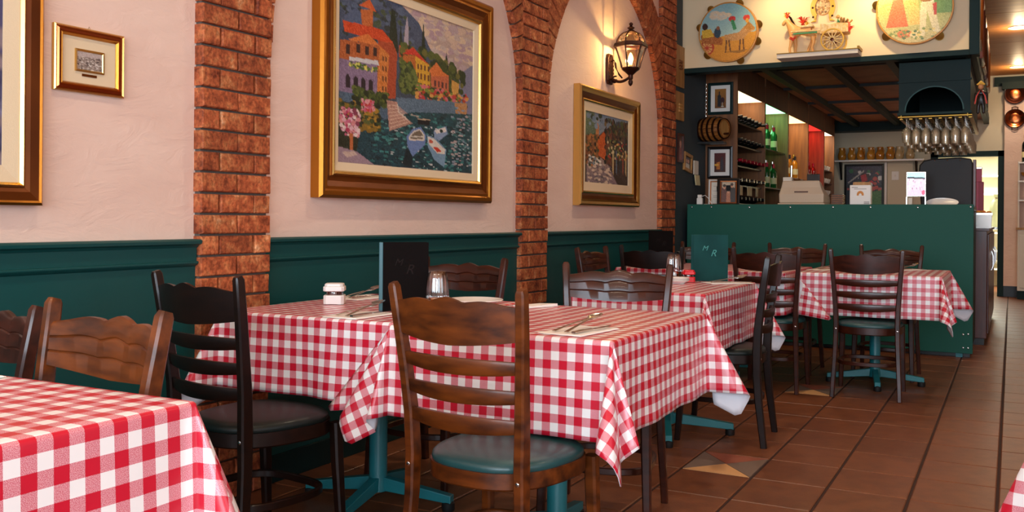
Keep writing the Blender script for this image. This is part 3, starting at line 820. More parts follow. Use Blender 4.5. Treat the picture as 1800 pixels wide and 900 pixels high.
# --- harbour painting
t = on_left_wall('framed_painting', 'large gilt-framed painting of a lakeside village with rowing boats', 'painting', 3.91, 1.715)
w, h = 1.50, 1.11
rect_ring(G(), w, h, [(0, 0), (0, .045), (.012, .058), (.03, .055), (.038, .048), (.05, .05)  , (.052, 0)]).build('outer_molding', 'gold', t)
rect_ring(G(), w, h, [(.05, .0), (.05, .046), (.075, .034), (.10, .031), (.10, 0)]).build('cove_molding', 'gold_dark', t)
rect_ring(G(), w, h, [(.098, 0), (.098, .038), (.106, .042), (.116, .038), (.122, .028), (.122, 0)]).build('inner_molding', 'gold_pale', t)
rect_ring(G(), w, h, [(.12, 0), (.12, .026), (.160, .020), (.160, 0)]).build('liner', 'linen', t)
p = Paint(250, 180, 'a98f8a', 3)
p.poly([(0, 0), (1, 0), (1, .62), (0, .62)], 'cbb09c', .03, '9c8488')
p.dabs(260, (.45, 1, 0, .34), .03, .016, ['d8b9a2', 'b99aa0', 'c7b2a8', 'e0c4a4', 'bfa6a6'])
p.poly([(0, 0), (.42, 0), (.545, .073), (.636, .22), (.768, .292), (.867, .376), (.9, .6), (0, .6)], '4c5a74', .04, '3f4a58')
p.dabs(160, (.02, .5, 0, .3), .02, .014, ['3c4a60', '55657e', '2f3a3c', '46543c'], lambda x, y: x < .42 + y * .5)
p.poly([(.84, .36), (1, .24), (1, .6), (.85, .6)], '7f7f96', .03)
for a in ([(.322, .30), (.345, .04), (.37, .05), (.398, .30)], [(.56, .30), (.58, .049), (.604, .30)], [(.739, .36), (.767, .211), (.807, .37)], [(.40, .25), (.41, .1), (.425, .25)]):
    p.poly(a, '1f2d20', .04)
p.poly([(.427, .30), (.443, .128), (.457, .05), (.468, .129), (.465, .30)], 'b3a6b0', .03); p.poly([(.40, .32), (.40, .25), (.47, .23), (.48, .32)], 'c2552c', .05)
p.dabs(260, (.42, .92, .22, .52), .02, .022, ['3c4a22', '55602a', '2a3a20', '6d6a30'], lambda x, y: y > .2 + .28 * max(0, x - .5))
p.poly([(.04, .168), (.113, .102), (.176, .161), (.176, .25), (.04, .25)], '53627e', .03); p.poly([(.138, .107), (.22, .084), (.221, .2), (.15, .2)], 'c86a34', .05); p.poly([(.13, .085), (.197, .03), (.24, .092)], 'd9622e', .04)
p.poly([(.252, .252), (.354, .24), (.387, .306), (.377, .585), (.30, .59)], 'b04a2a', .05)
p.poly([(.014, .311), (.083, .30), (.267, .285), (.247, .60), (.005, .60)], 'b8602f', .06); p.poly([(.267, .287), (.33, .326), (.317, .585), (.247, .60)], 'd9803a', .06)
p.poly([(.03, .199), (.282, .185), (.362, .25), (.04, .262)], 'd4491f', .06); p.poly([(.06, .300), (.187, .235), (.26, .283), (.338, .324), (.252, .288)], 'de7a38', .05)
p.poly([(.0, .42), (.25, .40), (.25, .60), (.0, .60)], '8c7590', .05)
for x in (.10, .145, .195, .05): p.poly([(x, .51), (x + .012, .495), (x + .028, .51), (x + .028, .575), (x, .575)], '2c2028', .02)
for x, y in ((.113, .31), (.17, .31), (.224, .305), (.05, .33)): p.poly([(x, y), (x + .024, y - .003), (x + .024, y + .052), (x, y + .052)], '3a2422', .03)
for x in (.285, .305): [p.poly([(x, y), (x + .010, y + .004), (x + .010, y + .034), (x, y + .03)], '7a4a2a', .02) for y in (.34, .40, .46, .52)]
p.poly([(.07, .395), (.253, .378), (.263, .405), (.07, .415)], 'd8d4d2', .03); p.dabs(60, (.07, .25, .42, .45), .008, .007, ['d9c23e', '5a7a2c', 'e0d86a', '44602a'])
p.poly([(.428, .303), (.521, .286), (.527, .50), (.429, .45)], 'c26a2e', .05); p.poly([(.521, .282), (.628, .322), (.639, .50), (.527, .51)], 'e0a832', .05); p.poly([(.424, .298), (.503, .237), (.628, .322), (.512, .284)], 'd2392a', .05)
for x in (.535, .56, .59, .615): [p.poly([(x, y), (x + .012, y), (x + .012, y + .035), (x, y + .035)], '6a3a2a', .02) for y in (.33, .39, .45)]
p.poly([(.638, .375), (.788, .355), (.789, .48), (.648, .50)], 'c96a45', .05); p.poly([(.628, .355), (.687, .291), (.74, .342), (.79, .36), (.65, .39)], 'e0783a', .05); p.poly([(.812, .379), (.877, .396), (.873, .50), (.818, .49)], 'd9a04c', .05)
for x in (.67, .70, .73, .76): p.poly([(x, .41), (x + .014, .41), (x + .014, .45), (x, .45)], '5a3030', .02)
p.poly([(.404, .424), (.44, .36), (.487, .325), (.531, .399), (.523, .52), (.447, .545), (.405, .51)], '3f4f26', .05); p.dabs(90, (.41, .53, .34, .53), .012, .012, ['55652c', '2f3d1e', '6f7a3a'])
p.dabs(200, (.53, .95, .46, .56), .012, .010, ['b8452c', '7a8a3a', 'd9707a', '3c4a24', 'e0a050', 'c83a3a', '2c3a20'])
p.poly([(.384, .573), (.624, .545), (.95, .515), (.95, .60), (.625, .65), (.466, .66), (.384, .615)], '5f7688', .05); p.poly([(.84, .53), (.95, .515), (.95, .60), (.85, .60)], 'c08a58', .05)
p.poly([(0, .60), (.32, .60), (.34, .70), (.336, .77), (0, .77)], '4d6478', .05)
p.dabs(160, (.10, .32, .565, .64), .014, .012, ['33421e', '4c5a26', '222e18', '66702e'])
p.poly([(.14, .80), (.24, .745), (.50, .645), (1, .585), (1, 1), (.24, 1), (.116, .935)], '1f4a50', .05, '173c46')
p.dabs(520, (.2, 1, .62, 1), .014, .006, ['16353c', '2c6a6a', '0f2830', '3f8480', '1d4e58'], lambda x, y: y > .66 + .2 * (.5 - x) and y > .62)
p.dabs(130, (.3, 1, .68, 1), .009, .004, ['a9c2c0', '6fa8a4', 'd0d0cc'], lambda x, y: y > .72)
p.dabs(90, (.82, 1, .55, .95), .012, .005, ['b9a6a2', '8f9aa8', '5f8088'])
p.poly([(.316, .60), (.391, .60), (.407, .666), (.504, .715), (.336, .785), (.326, .695)], 'b98a78', .05)
for k in range(7): p.line((.325 + k * .003, .63 + k * .022), (.40 + k * .013, .625 + k * .014), .005, 'e2bda2')
p.line((.391, .61), (.40, .66), .008, 'e0ccb8'); p.line((.40, .66), (.47, .70), .008, 'e0ccb8')
p.poly([(0, .66), (.217, .642), (.279, .702), (.273, .775), (.14, .80), (.122, .93), (0, .91)], '2c3020', .05); p.dabs(200, (.0, .27, .65, .80), .014, .012, ['3f4a22', '1d2418', '8a6a24', '5a6230', 'b0842c'])
p.dabs(110, (.02, .135, .69, .84), .010, .010, ['d06a86', 'e8b8c0', 'b83a5c', 'f0d8d0', '8a3a50', 'e09090']); p.dabs(60, (.15, .23, .62, .69), .008, .008, ['d0607a', 'c83a3a', 'e0a0a0'])
p.poly([(.075, .83), (.10, .83), (.10, .93), (.08, .93)], 'c06a3a', .04); p.poly([(0, .91), (.122, .93), (.241, 1), (0, 1)], 'a58a94', .03); p.poly([(.03, .94), (.11, .93), (.125, .95), (.06, .97)], 'd0b4a4', .03)
p.poly([(.46, .805), (.505, .75), (.566, .73), (.61, .782), (.599, .84), (.506, .924), (.468, .866)], '6f88b8', .03); p.poly([(.475, .803), (.512, .762), (.561, .742), (.597, .778), (.594, .815), (.48, .826)], 'e0d4c4', .03); p.poly([(.487, .803), (.517, .770), (.557, .752), (.585, .78), (.582, .806), (.49, .815)], '7a6a58', .03)
p.line((.49, .80), (.585, .79), .008, 'd8d0c0'); p.poly([(.46, .87), (.506, .924), (.50, .99), (.43, .98)], '10242c', .03)
p.poly([(.614, .775), (.68, .786), (.773, .854), (.757, .974), (.673, .928), (.623, .85)], '7fa0b8', .03); p.poly([(.62, .783), (.675, .794), (.765, .856), (.758, .888), (.697, .885), (.628, .83)], 'e6dccc', .03); p.poly([(.66, .85), (.70, .845), (.735, .87), (.70, .878)], 'd03a24', .04); p.poly([(.63, .80), (.65, .80), (.67, .82), (.635, .825)], 'c85a44', .03)
p.poly([(.667, .74), (.771, .697), (.784, .748), (.713, .802), (.675, .787)], '8aa0bc', .03); p.poly([(.675, .739), (.763, .705), (.775, .735), (.69, .757)], 'e8e0d4', .03); p.ell(.73, .735, .015, .01, '2c3c30')
p.poly([(.539, .681), (.642, .675), (.634, .709), (.547, .716)], '14181c', .02); p.line((.54, .682), (.64, .676), .007, 'c8b090'); p.line((.49, .662), (.55, .668), .008, 'b0a090')
p.a *= .90
p.build('canvas', 1.18, .79, 'painted_canvas', t, y=-.012)

# --- street painting
t = on_left_wall('framed_painting', 'gilt-framed painting of a narrow shaded street below the wall lantern', 'painting', 6.47, 1.585)
w, h = 1.17, .83
rect_ring(G(), w, h, [(0, 0), (0, .045), (.012, .056), (.03, .053), (.045, .045), (.047, 0)]).build('outer_molding', 'gold_pale', t)
rect_ring(G(), w, h, [(.045, 0), (.045, .042), (.07, .030), (.09, .028), (.09, 0)]).build('cove_molding', 'gold_dark', t)
rect_ring(G(), w, h, [(.088, 0), (.088, .034), (.096, .036), (.104, .028), (.104, 0)]).build('inner_molding', 'gold_pale', t)
rect_ring(G(), w, h, [(.102, 0), (.102, .024), (.165, .018), (.165, 0)]).build('liner', 'linen', t)
p = Paint(120, 90, '3a2a24', 5)
p.poly([(0, 0), (1, 0), (1, .5), (0, .5)], '6f7f92', .04, '8a8a86')
p.poly([(0, 0), (.2, .0), (.3, .25), (.3, .6), (0, .6)], '5a6a52', .05); p.poly([(.24, .22), (.26, .1), (.30, .1), (.31, .4), (.24, .4)], 'b87848', .04)
p.poly([(.0, .35), (.30, .30), (.34, .62), (.0, .72)], '7a4a2c', .07); p.poly([(.30, .32), (.60, .12), (1, .02), (1, 1), (.55, .75), (.34, .62)], '3c2a26', .06)
p.poly([(.28, .36), (.45, .22), (.47, .66), (.30, .60)], 'c0561f', .06); p.poly([(.47, .24), (.60, .16), (.60, .74), (.47, .66)], '6a3a2a', .05)
p.poly([(.05, .70), (.33, .62), (.50, .70), (.75, 1), (.05, 1)], '9a8478', .06, '7d6a70'); p.dabs(90, (.08, .6, .72, 1), .03, .012, ['b9a490', '7a6a70', 'd0b8a0', '5f5458'])
p.dabs(240, (.45, 1, .05, .7), .02, .028, ['2c3424', '1d1c18', '4a5230', '5a3a28', '38404a', '6f5a3a'])
p.dabs(120, (0, .3, .3, .75), .02, .02, ['3a4426', '8a5a30', '2a2018', 'a86a34'])
for x in (.62, .70, .78, .86, .93): p.poly([(x, .48), (x + .03, .50), (x + .03, .86), (x, .80)], ['5f7080', 'b8a070', '31404a', '8a4030', '2c3038'][int(x * 50) % 5], .05)
p.dabs(60, (.5, 1, .35, .62), .014, .014, ['c8a050', 'a83a30', 'd0c090', '607a40']); p.dabs(40, (.1, .35, .62, .74), .02, .014, ['d8d0c0', '7a8a90', '303028'])
p.dabs(40, (0, 1, 0, .2), .03, .03, ['7f90a0', '2c3826', '66788a'], lambda x, y: x < .4)
p.build('canvas', .845, .505, 'painted_canvas', t, y=-.012)

# --- small gilt frame with a silver relief
t = on_left_wall('picture_frame', 'small gold frame with mat and tiny silver relief', 'picture', 2.058, 1.573)
w, h = .262, .208
rect_ring(G(), w, h, [(0, 0), (0, .012), (.004, .016), (.009, .012), (.010, 0)]).build('outer_molding', 'gold_pale', t)
rect_ring(G(), w, h, [(.009, 0), (.009, .013), (.014, .018), (.021, .017), (.021, 0)]).build('middle_molding', 'copper', t)
rect_ring(G(), w, h, [(.020, 0), (.020, .014), (.026, .017), (.031, .008), (.031, 0)]).build('inner_molding', 'gold', t)
G().box(-w / 2 + .028, w / 2 - .028, -.006, -.002, -h / 2 + .028, h / 2 - .028).build('mat_board', 'linen', t)
rect_ring(G(), .108, .072, [(0, .005), (0, .011), (.005, .012), (.008, .008), (.008, .005)]).build('relief_rim', 'gold_pale', t)
p = Paint(48, 32, '8a7a70', 6); p.dabs(260, (0, 1, .0, 1), .04, .03, ['a89a90', '6a5a52', 'c8beb4', '4a3c38', '988878']); p.poly([(0, 0), (1, 0), (1, .25), (0, .3)], 'b0a098', .04)
p.build('relief', .094, .058, 'painted_glossy', t, y=-.0085)
G().box(-.027, .027, -.0085, -.005, -.050, -.042).build('name_plate', 'gold_dark', t)
G().tube([(-.006, -.004, h / 2 - .002), (0, -.004, h / 2 + .009), (.006, -.004, h / 2 - .002)], .0012, 6).build('hanger', 'steel', t)

# --- frame entering at the left edge
t = on_left_wall('framed_painting', 'dark bronze and gold framed picture, left of the small silver relief', 'painting', 1.375, 1.52)
w, h = 1.0, .83
rect_ring(G(), w, h, [(0, 0), (0, .035), (.008, .042), (.014, .038), (.016, 0)]).build('outer_molding', 'gold', t)
rect_ring(G(), w, h, [(.014, 0), (.014, .036), (.04, .032), (.056, .024), (.056, 0)]).build('cove_molding', 'gold_dark', t)
rect_ring(G(), w, h, [(.054, 0), (.054, .028), (.060, .031), (.068, .022), (.068, 0)]).build('inner_molding', 'gold_pale', t)
rect_ring(G(), w, h, [(.066, 0), (.066, .02), (.118, .014), (.118, 0)]).build('liner', 'linen', t)
p = Paint(50, 40, '4a4668', 8); p.dabs(300, (0, 1, 0, 1), .04, .04, ['57527a', '3a3858', '6a6480', '4f5a6a', '7a6a70']); p.build('canvas', .766, .596, 'painted_canvas', t, y=-.012)

# --- wooden plaques by the bar
for zc, hh, lb in ((2.445, .37, 'small wooden plaque with carved grapes, upper of two beyond last pillar'), (2.09, .255, 'small plain wooden plaque, lower of two beyond last pillar')):
    t = on_left_wall('wooden_plaque', lb, 'plaque', 8.15, zc)
    G().box(-.13, .13, -.02, 0, -hh / 2, hh / 2).build('board', 'wood_light', t, bevel=.006)
    g = G()
    for k in range(9): g.sphere((-.02 + .03 * (k % 3) - .01, -.022, -.02 - .028 * (k // 3) + (.06 if hh > .3 else .03)), .016, 8)
    g.build('carving', 'wood_panel' if hh > .3 else 'wood_light', t, smooth=True)

# --- wall lantern
LX, LY = .175, 6.505
t = on_left_wall('wall_lantern', 'lit black iron carriage lantern on scrolled arm under the arch', 'lamp', LY, 0)
g = G(); poly = [(-.036, 2.07), (.036, 2.07), (.052, 2.10), (.052, 2.26), (.036, 2.295), (-.036, 2.295), (-.052, 2.26), (-.052, 2.10)]
g.prism(poly, -.022, 0); o = g.build('back_plate', 'iron', t, bevel=.006)
g = G()
for k in range(22):
    a = 2 * PI * k / 22; g.sphere((.042 * math.cos(a) * (1 if abs(math.cos(a)) < .9 else 1), -.023, 2.183 + .10 * math.sin(a)), .006, 6)
g.build('beading', 'iron', o)
arm = []
for k in range(17):
    s = k / 16; arm.append((0, -.02 - (LX - .02) * s, 2.115 - .03 * math.sin(PI * s) + .004 * s))
G().tube(arm, [.009 + .002 * math.sin(PI * k / 16) for k in range(17)], 8).build('arm', 'iron', t, smooth=True)
def scroll(c, r, turns, dirx, a0):
    pts = []
    for k in range(24):
        s = k / 23; a = a0 + turns * 2 * PI * s; rr = r * (1 - .75 * s); pts.append((0, c[0] + dirx * rr * math.cos(a), c[1] + rr * math.sin(a)))
    return pts
G().tube(scroll((-.055, 2.10), .030, .9, -1, 1.2), .006, 6).build('scroll', 'iron', t, smooth=True)
G().tube([(0, -.022, 2.24), (0, -.045, 2.245), (0, -.055, 2.225), (0, -.06, 2.19), (0, -.085, 2.14), (0, -.11, 2.112)], [.006, .007, .008, .007, .007, .006], 6).build('scroll', 'iron', t, smooth=True)
ly = -LX
def hexr(r, z, ph=0): return [(r * math.cos(PI / 3 * k + ph), ly + r * math.sin(PI / 3 * k + ph), z) for k in range(6)]
o = G().lathe([(.004, 2.05), (.014, 2.062), (.018, 2.08), (.012, 2.095), (.018, 2.105), (.018, 2.13), (.045, 2.155), (.064, 2.168), (.068, 2.178), (.066, 2.184)], 18, c=(0, ly, 0), cap=True).build('lantern_base', 'iron', t, smooth=True)
zr = [2.182, 2.22, 2.26, 2.30, 2.335]; rr = [.066, .074, .086, .100, .114]
g = G()
for k in range(6):
    a = PI / 3 * k; g.tube([(r * math.cos(a), ly + r * math.sin(a), z) for r, z in zip(rr, zr)], .0055, 6)
g.build('cage_bars', 'iron', t, smooth=True)
g = G(); g.loft([hexr(.124, 2.330), hexr(.128, 2.338), hexr(.120, 2.362), hexr(.110, 2.366), hexr(.104, 2.345), hexr(.108, 2.332)], loop=True); g.build('cage_ring', 'iron', t)
for k in range(6):
    a0, a1 = PI / 3 * k, PI / 3 * (k + 1); g = G()
    rings = [[((r - .002) * math.cos(a0), ly + (r - .002) * math.sin(a0), z), ((r - .002) * math.cos(a1), ly + (r - .002) * math.sin(a1), z)] for r, z in zip(rr, zr)]
    g.loft(rings, closed=False); g.build('glass_pane', 'glass_lamp', t)
dome = [(.106, 2.362), (.100, 2.385), (.086, 2.412), (.062, 2.434), (.030, 2.446), (.018, 2.449)]
g = G()
for k in range(6):
    a = PI / 3 * k; g.tube([(r * math.cos(a), ly + r * math.sin(a), z) for r, z in dome], .005, 6)
g.build('dome_ribs', 'iron', t, smooth=True)
G().lathe([(r - .003, z) for r, z in dome], 6, c=(0, ly, 0)).build('dome_glass', 'glass_lamp', t)
G().lathe([(.004, 2.444), (.030, 2.446), (.026, 2.456), (.014, 2.462), (.024, 2.470), (.028, 2.476), (.014, 2.484), (.009, 2.49), (.015, 2.498), (.014, 2.508), (.004, 2.515)], 16, c=(0, ly, 0), cap=True).build('finial', 'iron', t, smooth=True)
mat('bulb_glow', 'ffdf9a', .3, emit='ffcf7a', estr=28)
G().lathe([(.010, 2.19), (.010, 2.215), (.014, 2.225), (.019, 2.245), (.016, 2.268), (.007, 2.285), (.001, 2.292)], 14, c=(0, ly, 0), cap=True).build('bulb', 'bulb_glow', t, smooth=True)
G().lathe([(.012, 2.18), (.012, 2.205)], 12, c=(0, ly, 0), cap=True).build('candle_sleeve', 'linen', t)
point('lantern_light', (WX + LX, LY, 2.30), 9, (1, .72, .36), .012)
# ================================================================== THE BAR
CT = 1.20
t = thing('bar_counter', 'long green-painted bar counter with row of screw heads', 'counter', (-1.43, 8.28, 0))
G().box(-1.164, 1.163, 0, .03, .035, 1.215).build('front_panel', 'green_counter', t, bevel=.003)
G().box(-1.164, 1.16, .03, .62, .10, 1.17).build('body', 'green_dark', t)
G().box(-1.164, 1.14, .08, .60, 0, .10).build('kick_base', 'black_satin', t)
G().box(-1.164, 1.163, .03, .66, 1.17, CT).build('worktop', 'black_satin', t, bevel=.003)
G().box(1.04, 1.09, .035, .09, 0, .05).build('foot_block', 'teal_metal', t)
sm = G().sphere((0, 0, 0), .0085, 8, (1, .5, 1)).mesh('screw_head', 'chrome', True)
for x, z in ((-2.552, 1.189), (-2.374, 1.19), (-2.035, 1.188), (-1.684, 1.19), (-1.332, 1.19), (-1.035, 1.19), (-.675, 1.19), (-.290, 1.195), (-.30, .19), (-.30, .08), (-.335, .185), (-.335, .08)):
    link_copy('screw_head', sm, t, (x + 1.43, -.001, z))
# cabinet closing the bar towards the passage
t = thing('bar_cabinet', 'reddish brown wooden cabinet behind the counter end', 'cabinet', (-.36, 10.6, 0))
mat('cabinet_wood', '5a2416', .4, c2='431a10', nscale=4, stretch=(8, 8, 1), coat=.2)
G().box(-.16, .17, -1.4, 1.4, .06, 1.0).build('body', 'cabinet_wood', t, bevel=.004); G().box(-.18, .185, -1.42, 1.42, 1.0, 1.022).build('top', 'cabinet_wood', t)
for k in range(3): o = G().box(.17, .185, -1.36 + k * .92, -.50 + k * .92, .1, .97).build('door', 'cabinet_wood', t, bevel=.004); G().tube([(.19, -.56 + k * .92, .62), (.205, -.56 + k * .92, .66), (.205, -.56 + k * .92, .76), (.19, -.56 + k * .92, .80)], .006, 6).build('handle', 'chrome', o)
G().box(-.14, .15, -1.36, 1.36, 0, .06).build('plinth', 'black_satin', t)
t = thing('metal_tray', 'shallow stainless steel bin on the brown cabinet', 'bin', (-.222, 9.34, 1.022))
g = G(); g.loft([[(-.06, -.08, 0), (.06, -.08, 0), (.06, .08, 0), (-.06, .08, 0)], [(-.067, -.09, .13), (.067, -.09, .13), (.067, .09, .13), (-.067, .09, .13)], [(-.062, -.085, .13), (.062, -.085, .13), (.062, .085, .13), (-.062, .085, .13)], [(-.056, -.075, .01), (.056, -.075, .01), (.056, .075, .01), (-.056, .075, .01)]]); g.build('bin', 'steel', t)
rect = G(); rect.box(-.071, .071, -.096, -.090, .118, .133).box(-.071, .071, .090, .096, .118, .133).box(-.071, -.066, -.09, .09, .118, .133).box(.066, .071, -.09, .09, .118, .133); rect.build('rim', 'chrome', t)
mat('snack_orange', 'd9622a', .6, c2='e8a83a', nscale=30)
g = G()
for k in range(12): g.sphere((random.uniform(-.05, .05), random.uniform(-.07, .07), .125 + random.uniform(0, .02)), .022, 6, (1, 1, .6))
g.build('contents', 'snack_orange', t)
mat('box_red', '9c1f3a', .45, c2='8a1830', nscale=4); mat('box_pink', 'b8506a', .5)
t = thing('gift_box', 'tall crimson carton above steel bin by the doorway', 'box', (-.285, 9.62, 1.022)); G().box(-.055, .055, -.05, .05, 0, .42).build('carton', 'box_red', t, bevel=.003); G().box(-.012, .012, -.052, .052, 0, .4195).build('ribbon', 'box_pink', t); G().box(-.053, .053, -.054, -.05, .10, .13).build('label_band', 'box_pink', t)
t = thing('gift_box', 'small dusty pink carton on top of the crimson carton', 'box', (-.292, 9.62, 1.442)); G().box(-.046, .046, -.045, .045, 0, .115).build('carton', 'box_pink', t, bevel=.003); G().box(-.048, .048, -.047, .047, .115, .135).build('lid', 'steel', t, bevel=.003)

# ---- lit display units along the left wall of the bar
UY = [9.025, 10.18, 11.37, 12.60, 13.77, 14.63]; UXF = -2.338
TINT = [('ffe2b0', (1, .82, .55), 3.0), ('9dffb4', (.22, 1, .40), 4.5), ('ffd890', (1, .78, .42), 5.0), ('ff3a30', (1, .06, .05), 6.0), ('fff0d0', (1, .86, .62), 4.0)]
UL = ['wine rack unit beside the barrel', 'bar shelf unit lit green', 'bar shelf unit lit warm yellow', 'bar shelf unit lit red', 'narrow bar shelf unit with white cups']
SH = [[1.24, 1.42, 1.61, 1.81, 2.03], [1.44, 1.86], [1.24, 1.60], [1.24, 1.58], [1.24, 1.45, 1.62, 1.80]]
for k in range(5):
    y0, y1 = UY[k], UY[k + 1]; t = thing('shelf_unit', UL[k], 'shelf', ((WX + UXF) / 2, (y0 + y1) / 2, 0)); cx, cy = (WX + UXF) / 2, (y0 + y1) / 2
    hx = (UXF - WX) / 2 - .001; hy = (y1 - y0) / 2 - .001
    G().box(-hx, hx, -hy, -hy + .025, 0, 2.5).build('side_panel', 'wood_panel', t); G().box(-hx, hx, hy - .025, hy, 0, 2.5).build('side_panel', 'wood_panel', t)
    G().box(-hx, -hx + .015, -hy + .025, hy - .025, 0, 2.5).build('back_panel', 'wood_panel' if k else 'wood_black', t)
    G().box(-hx + .015, hx, -hy + .025, hy - .025, 0, 1.12).build('base_cabinet', 'wood_shelf', t); G().box(hx - .02, hx, -hy + .025, hy - .025, 2.33, 2.603).build('fascia', 'wood_shelf', t)
    e = mat('niche_lamp_%d' % k, TINT[k][0], .5, emit=TINT[k][0], estr=3.0 if k != 3 else 1.2)
    G().box(-hx + .02, hx - .03, -hy + .03, hy - .03, 2.335, 2.35).build('light_panel', e, t)
    area_light('niche_light', (cx - .02, cy, 2.325), (0, 0, 0), .2, y1 - y0 - .2, TINT[k][2], TINT[k][1])
    for z in SH[k]:
        G().box(-hx + .015, hx - .03, -hy + .025, hy - .025, z - .014, z).build('shelf', 'black_satin' if k == 0 else 'wood_shelf' if k == 4 else 'glass_green' if k == 1 else 'glass_clear', t)

# ---- bottles
WINE = [(.001, 0), (.034, 0), (.037, .006), (.037, .19), (.033, .215), (.018, .24), (.014, .255), (.014, .30), (.0155, .302), (.0155, .312), (.001, .313)]
SPIRIT = [(.001, 0), (.036, 0), (.039, .006), (.039, .17), (.034, .195), (.018, .215), (.0145, .23), (.0145, .275), (.001, .277)]
SQUAT = [(.001, 0), (.046, 0), (.05, .006), (.05, .11), (.04, .145), (.02, .165), (.016, .175), (.016, .21), (.001, .212)]
def make_bottle(name, label, prof, glass, cap, lab, group, h0=.05, h1=.12):
    t = thing(name, label, 'bottle', group=group)
    G().lathe(prof, 14).build('glass', glass, t, smooth=True)
    zt = prof[-1][1]; r = prof[-3][0] + .002
    G().lathe([(.001, zt + .003), (r, zt + .002), (r, zt - .045), (r - .002, zt - .046)], 12).build('cap', cap, t, smooth=True)
    if lab:
        rb = prof[3][0] + .0008; G().lathe([(rb, h0), (rb, h1)], 14).build('paper_label', lab, t, smooth=True)
    return t
w_black = make_bottle('wine_bottle', 'dark wine bottle with black foil lying in the wine rack', WINE, 'bottle_dark', 'black_satin', None, 'wine bottles in the rack')
w_red = make_bottle('wine_bottle', 'wine bottle with crimson foil lying in the wine rack', WINE, 'bottle_dark', 'foil_red', None, 'wine bottles in the rack')
w_grey = make_bottle('wine_bottle', 'wine bottle with silver foil lying in the wine rack', WINE, 'bottle_dark', 'steel', None, 'wine bottles in the rack')
first = {}
def put(proto, loc, rot=(0, 0, 0), label=None):
    if proto.name not in first: first[proto.name] = 1; o = proto; o.location = loc
    else: o = dup(proto, loc)
    o.rotation_euler = rot
    if label: o['label'] = label
    return o
for row, z in enumerate(SH[0]):
    for k in range(7):
        pr = w_red if row == 2 else w_grey if row == 1 else w_black
        put(pr, label=None if row != 2 and row != 1 and False else ['wine bottle with black foil lying in the bottom row of the rack', 'wine bottle with silver foil lying in the wine rack', 'wine bottle with crimson foil lying in the wine rack', 'wine bottle with black foil lying in the row above crimson foils', 'wine bottle with black foil lying in the top row of the rack'][row], loc=(-2.625 + random.uniform(-.006, .006), 9.12 + k * .155, z + .0385), rot=(0, PI / 2 - .03, 0))
tagm = G().box(-.002, .002, -.045, .045, -.045, .045).mesh('price_tag', 'label_cream')
for k, y in enumerate((9.22, 9.50, 9.60, 9.86)):
    o = link_copy('shelf_card', tagm, None, (UXF - .006, y, 1.364)); tag(o, 'square cream card fixed to the wine rack shelf', 'card', 'cards on the wine rack')
kinds = [make_bottle('liquor_bottle', 'green liquor bottle on the green-lit shelves', SPIRIT, 'bottle_green', 'foil_red', 'label_cream', 'bottles on the lit bar shelves'),
         make_bottle('liquor_bottle', 'clear liquor bottle on the green-lit shelves', WINE, 'bottle_clear', 'chrome', 'paper', 'bottles on the lit bar shelves'),
         make_bottle('liquor_bottle', 'amber liquor bottle on the yellow-lit shelf', SPIRIT, 'bottle_amber', 'black_satin', 'label_cream', 'bottles on the lit bar shelves'),
         make_bottle('liquor_bottle', 'dark brown liquor bottle on the yellow-lit shelf', WINE, 'bottle_brown', 'foil_gold', 'label_cream', 'bottles on the lit bar shelves'),
         make_bottle('liquor_bottle', 'red liquor bottle on the red-lit shelf', SPIRIT, 'bottle_red', 'foil_red', 'label_cream', 'bottles on the lit bar shelves'),
         make_bottle('liquor_bottle', 'squat dark bottle on the red-lit shelf', SQUAT, 'bottle_brown', 'black_satin', 'paper', 'bottles on the lit bar shelves')]
for z in SH[1]:
    for k in range(6): put(kinds[k % 2], (-2.42 - .05 * (k % 2), 10.30 + k * .165, z), label='%s liquor bottle on the %s green-lit shelf' % (('green', 'clear')[k % 2], 'upper' if z > 1.6 else 'lower'))
for z in SH[2]:
    for k in range(6): put(kinds[2 + k % 2], (-2.42 - .05 * (k % 2), 11.50 + k * .165, z), label='%s liquor bottle on the %s yellow-lit shelf' % (('amber', 'dark brown')[k % 2], 'upper' if z > 1.5 else 'lower'))
for z in SH[3]:
    for k in range(6): put(kinds[4 + k % 2], (-2.42 - .05 * (k % 2), 12.74 + k * .165, z), label='%s bottle on the %s red-lit shelf' % (('red liquor', 'squat dark')[k % 2], 'upper' if z > 1.5 else 'lower'))
cup = thing('coffee_cup', 'white coffee cup on the narrow shelf unit', 'cup', (0, 0, 0), group='cups on the narrow shelf unit')
G().lathe([(.001, .004), (.022, .004), (.024, 0), (.026, .006), (.038, .03), (.042, .062), (.040, .062), (.035, .03), (.02, .01), (.001, .01)], 16).build('bowl', 'white_china', cup, smooth=True)
G().tube([(.036, 0, .05), (.056, 0, .05), (.058, 0, .03), (.034, 0, .022)], .004, 6).build('handle', 'white_china', cup, smooth=True)
first_cup = True
for z in SH[4]:
    for k in range(4):
        loc = (-2.40, 13.95 + k * .16, z)
        if first_cup: cup.location = loc; first_cup = False
        else: dup(cup, loc, random.uniform(-1, 1))
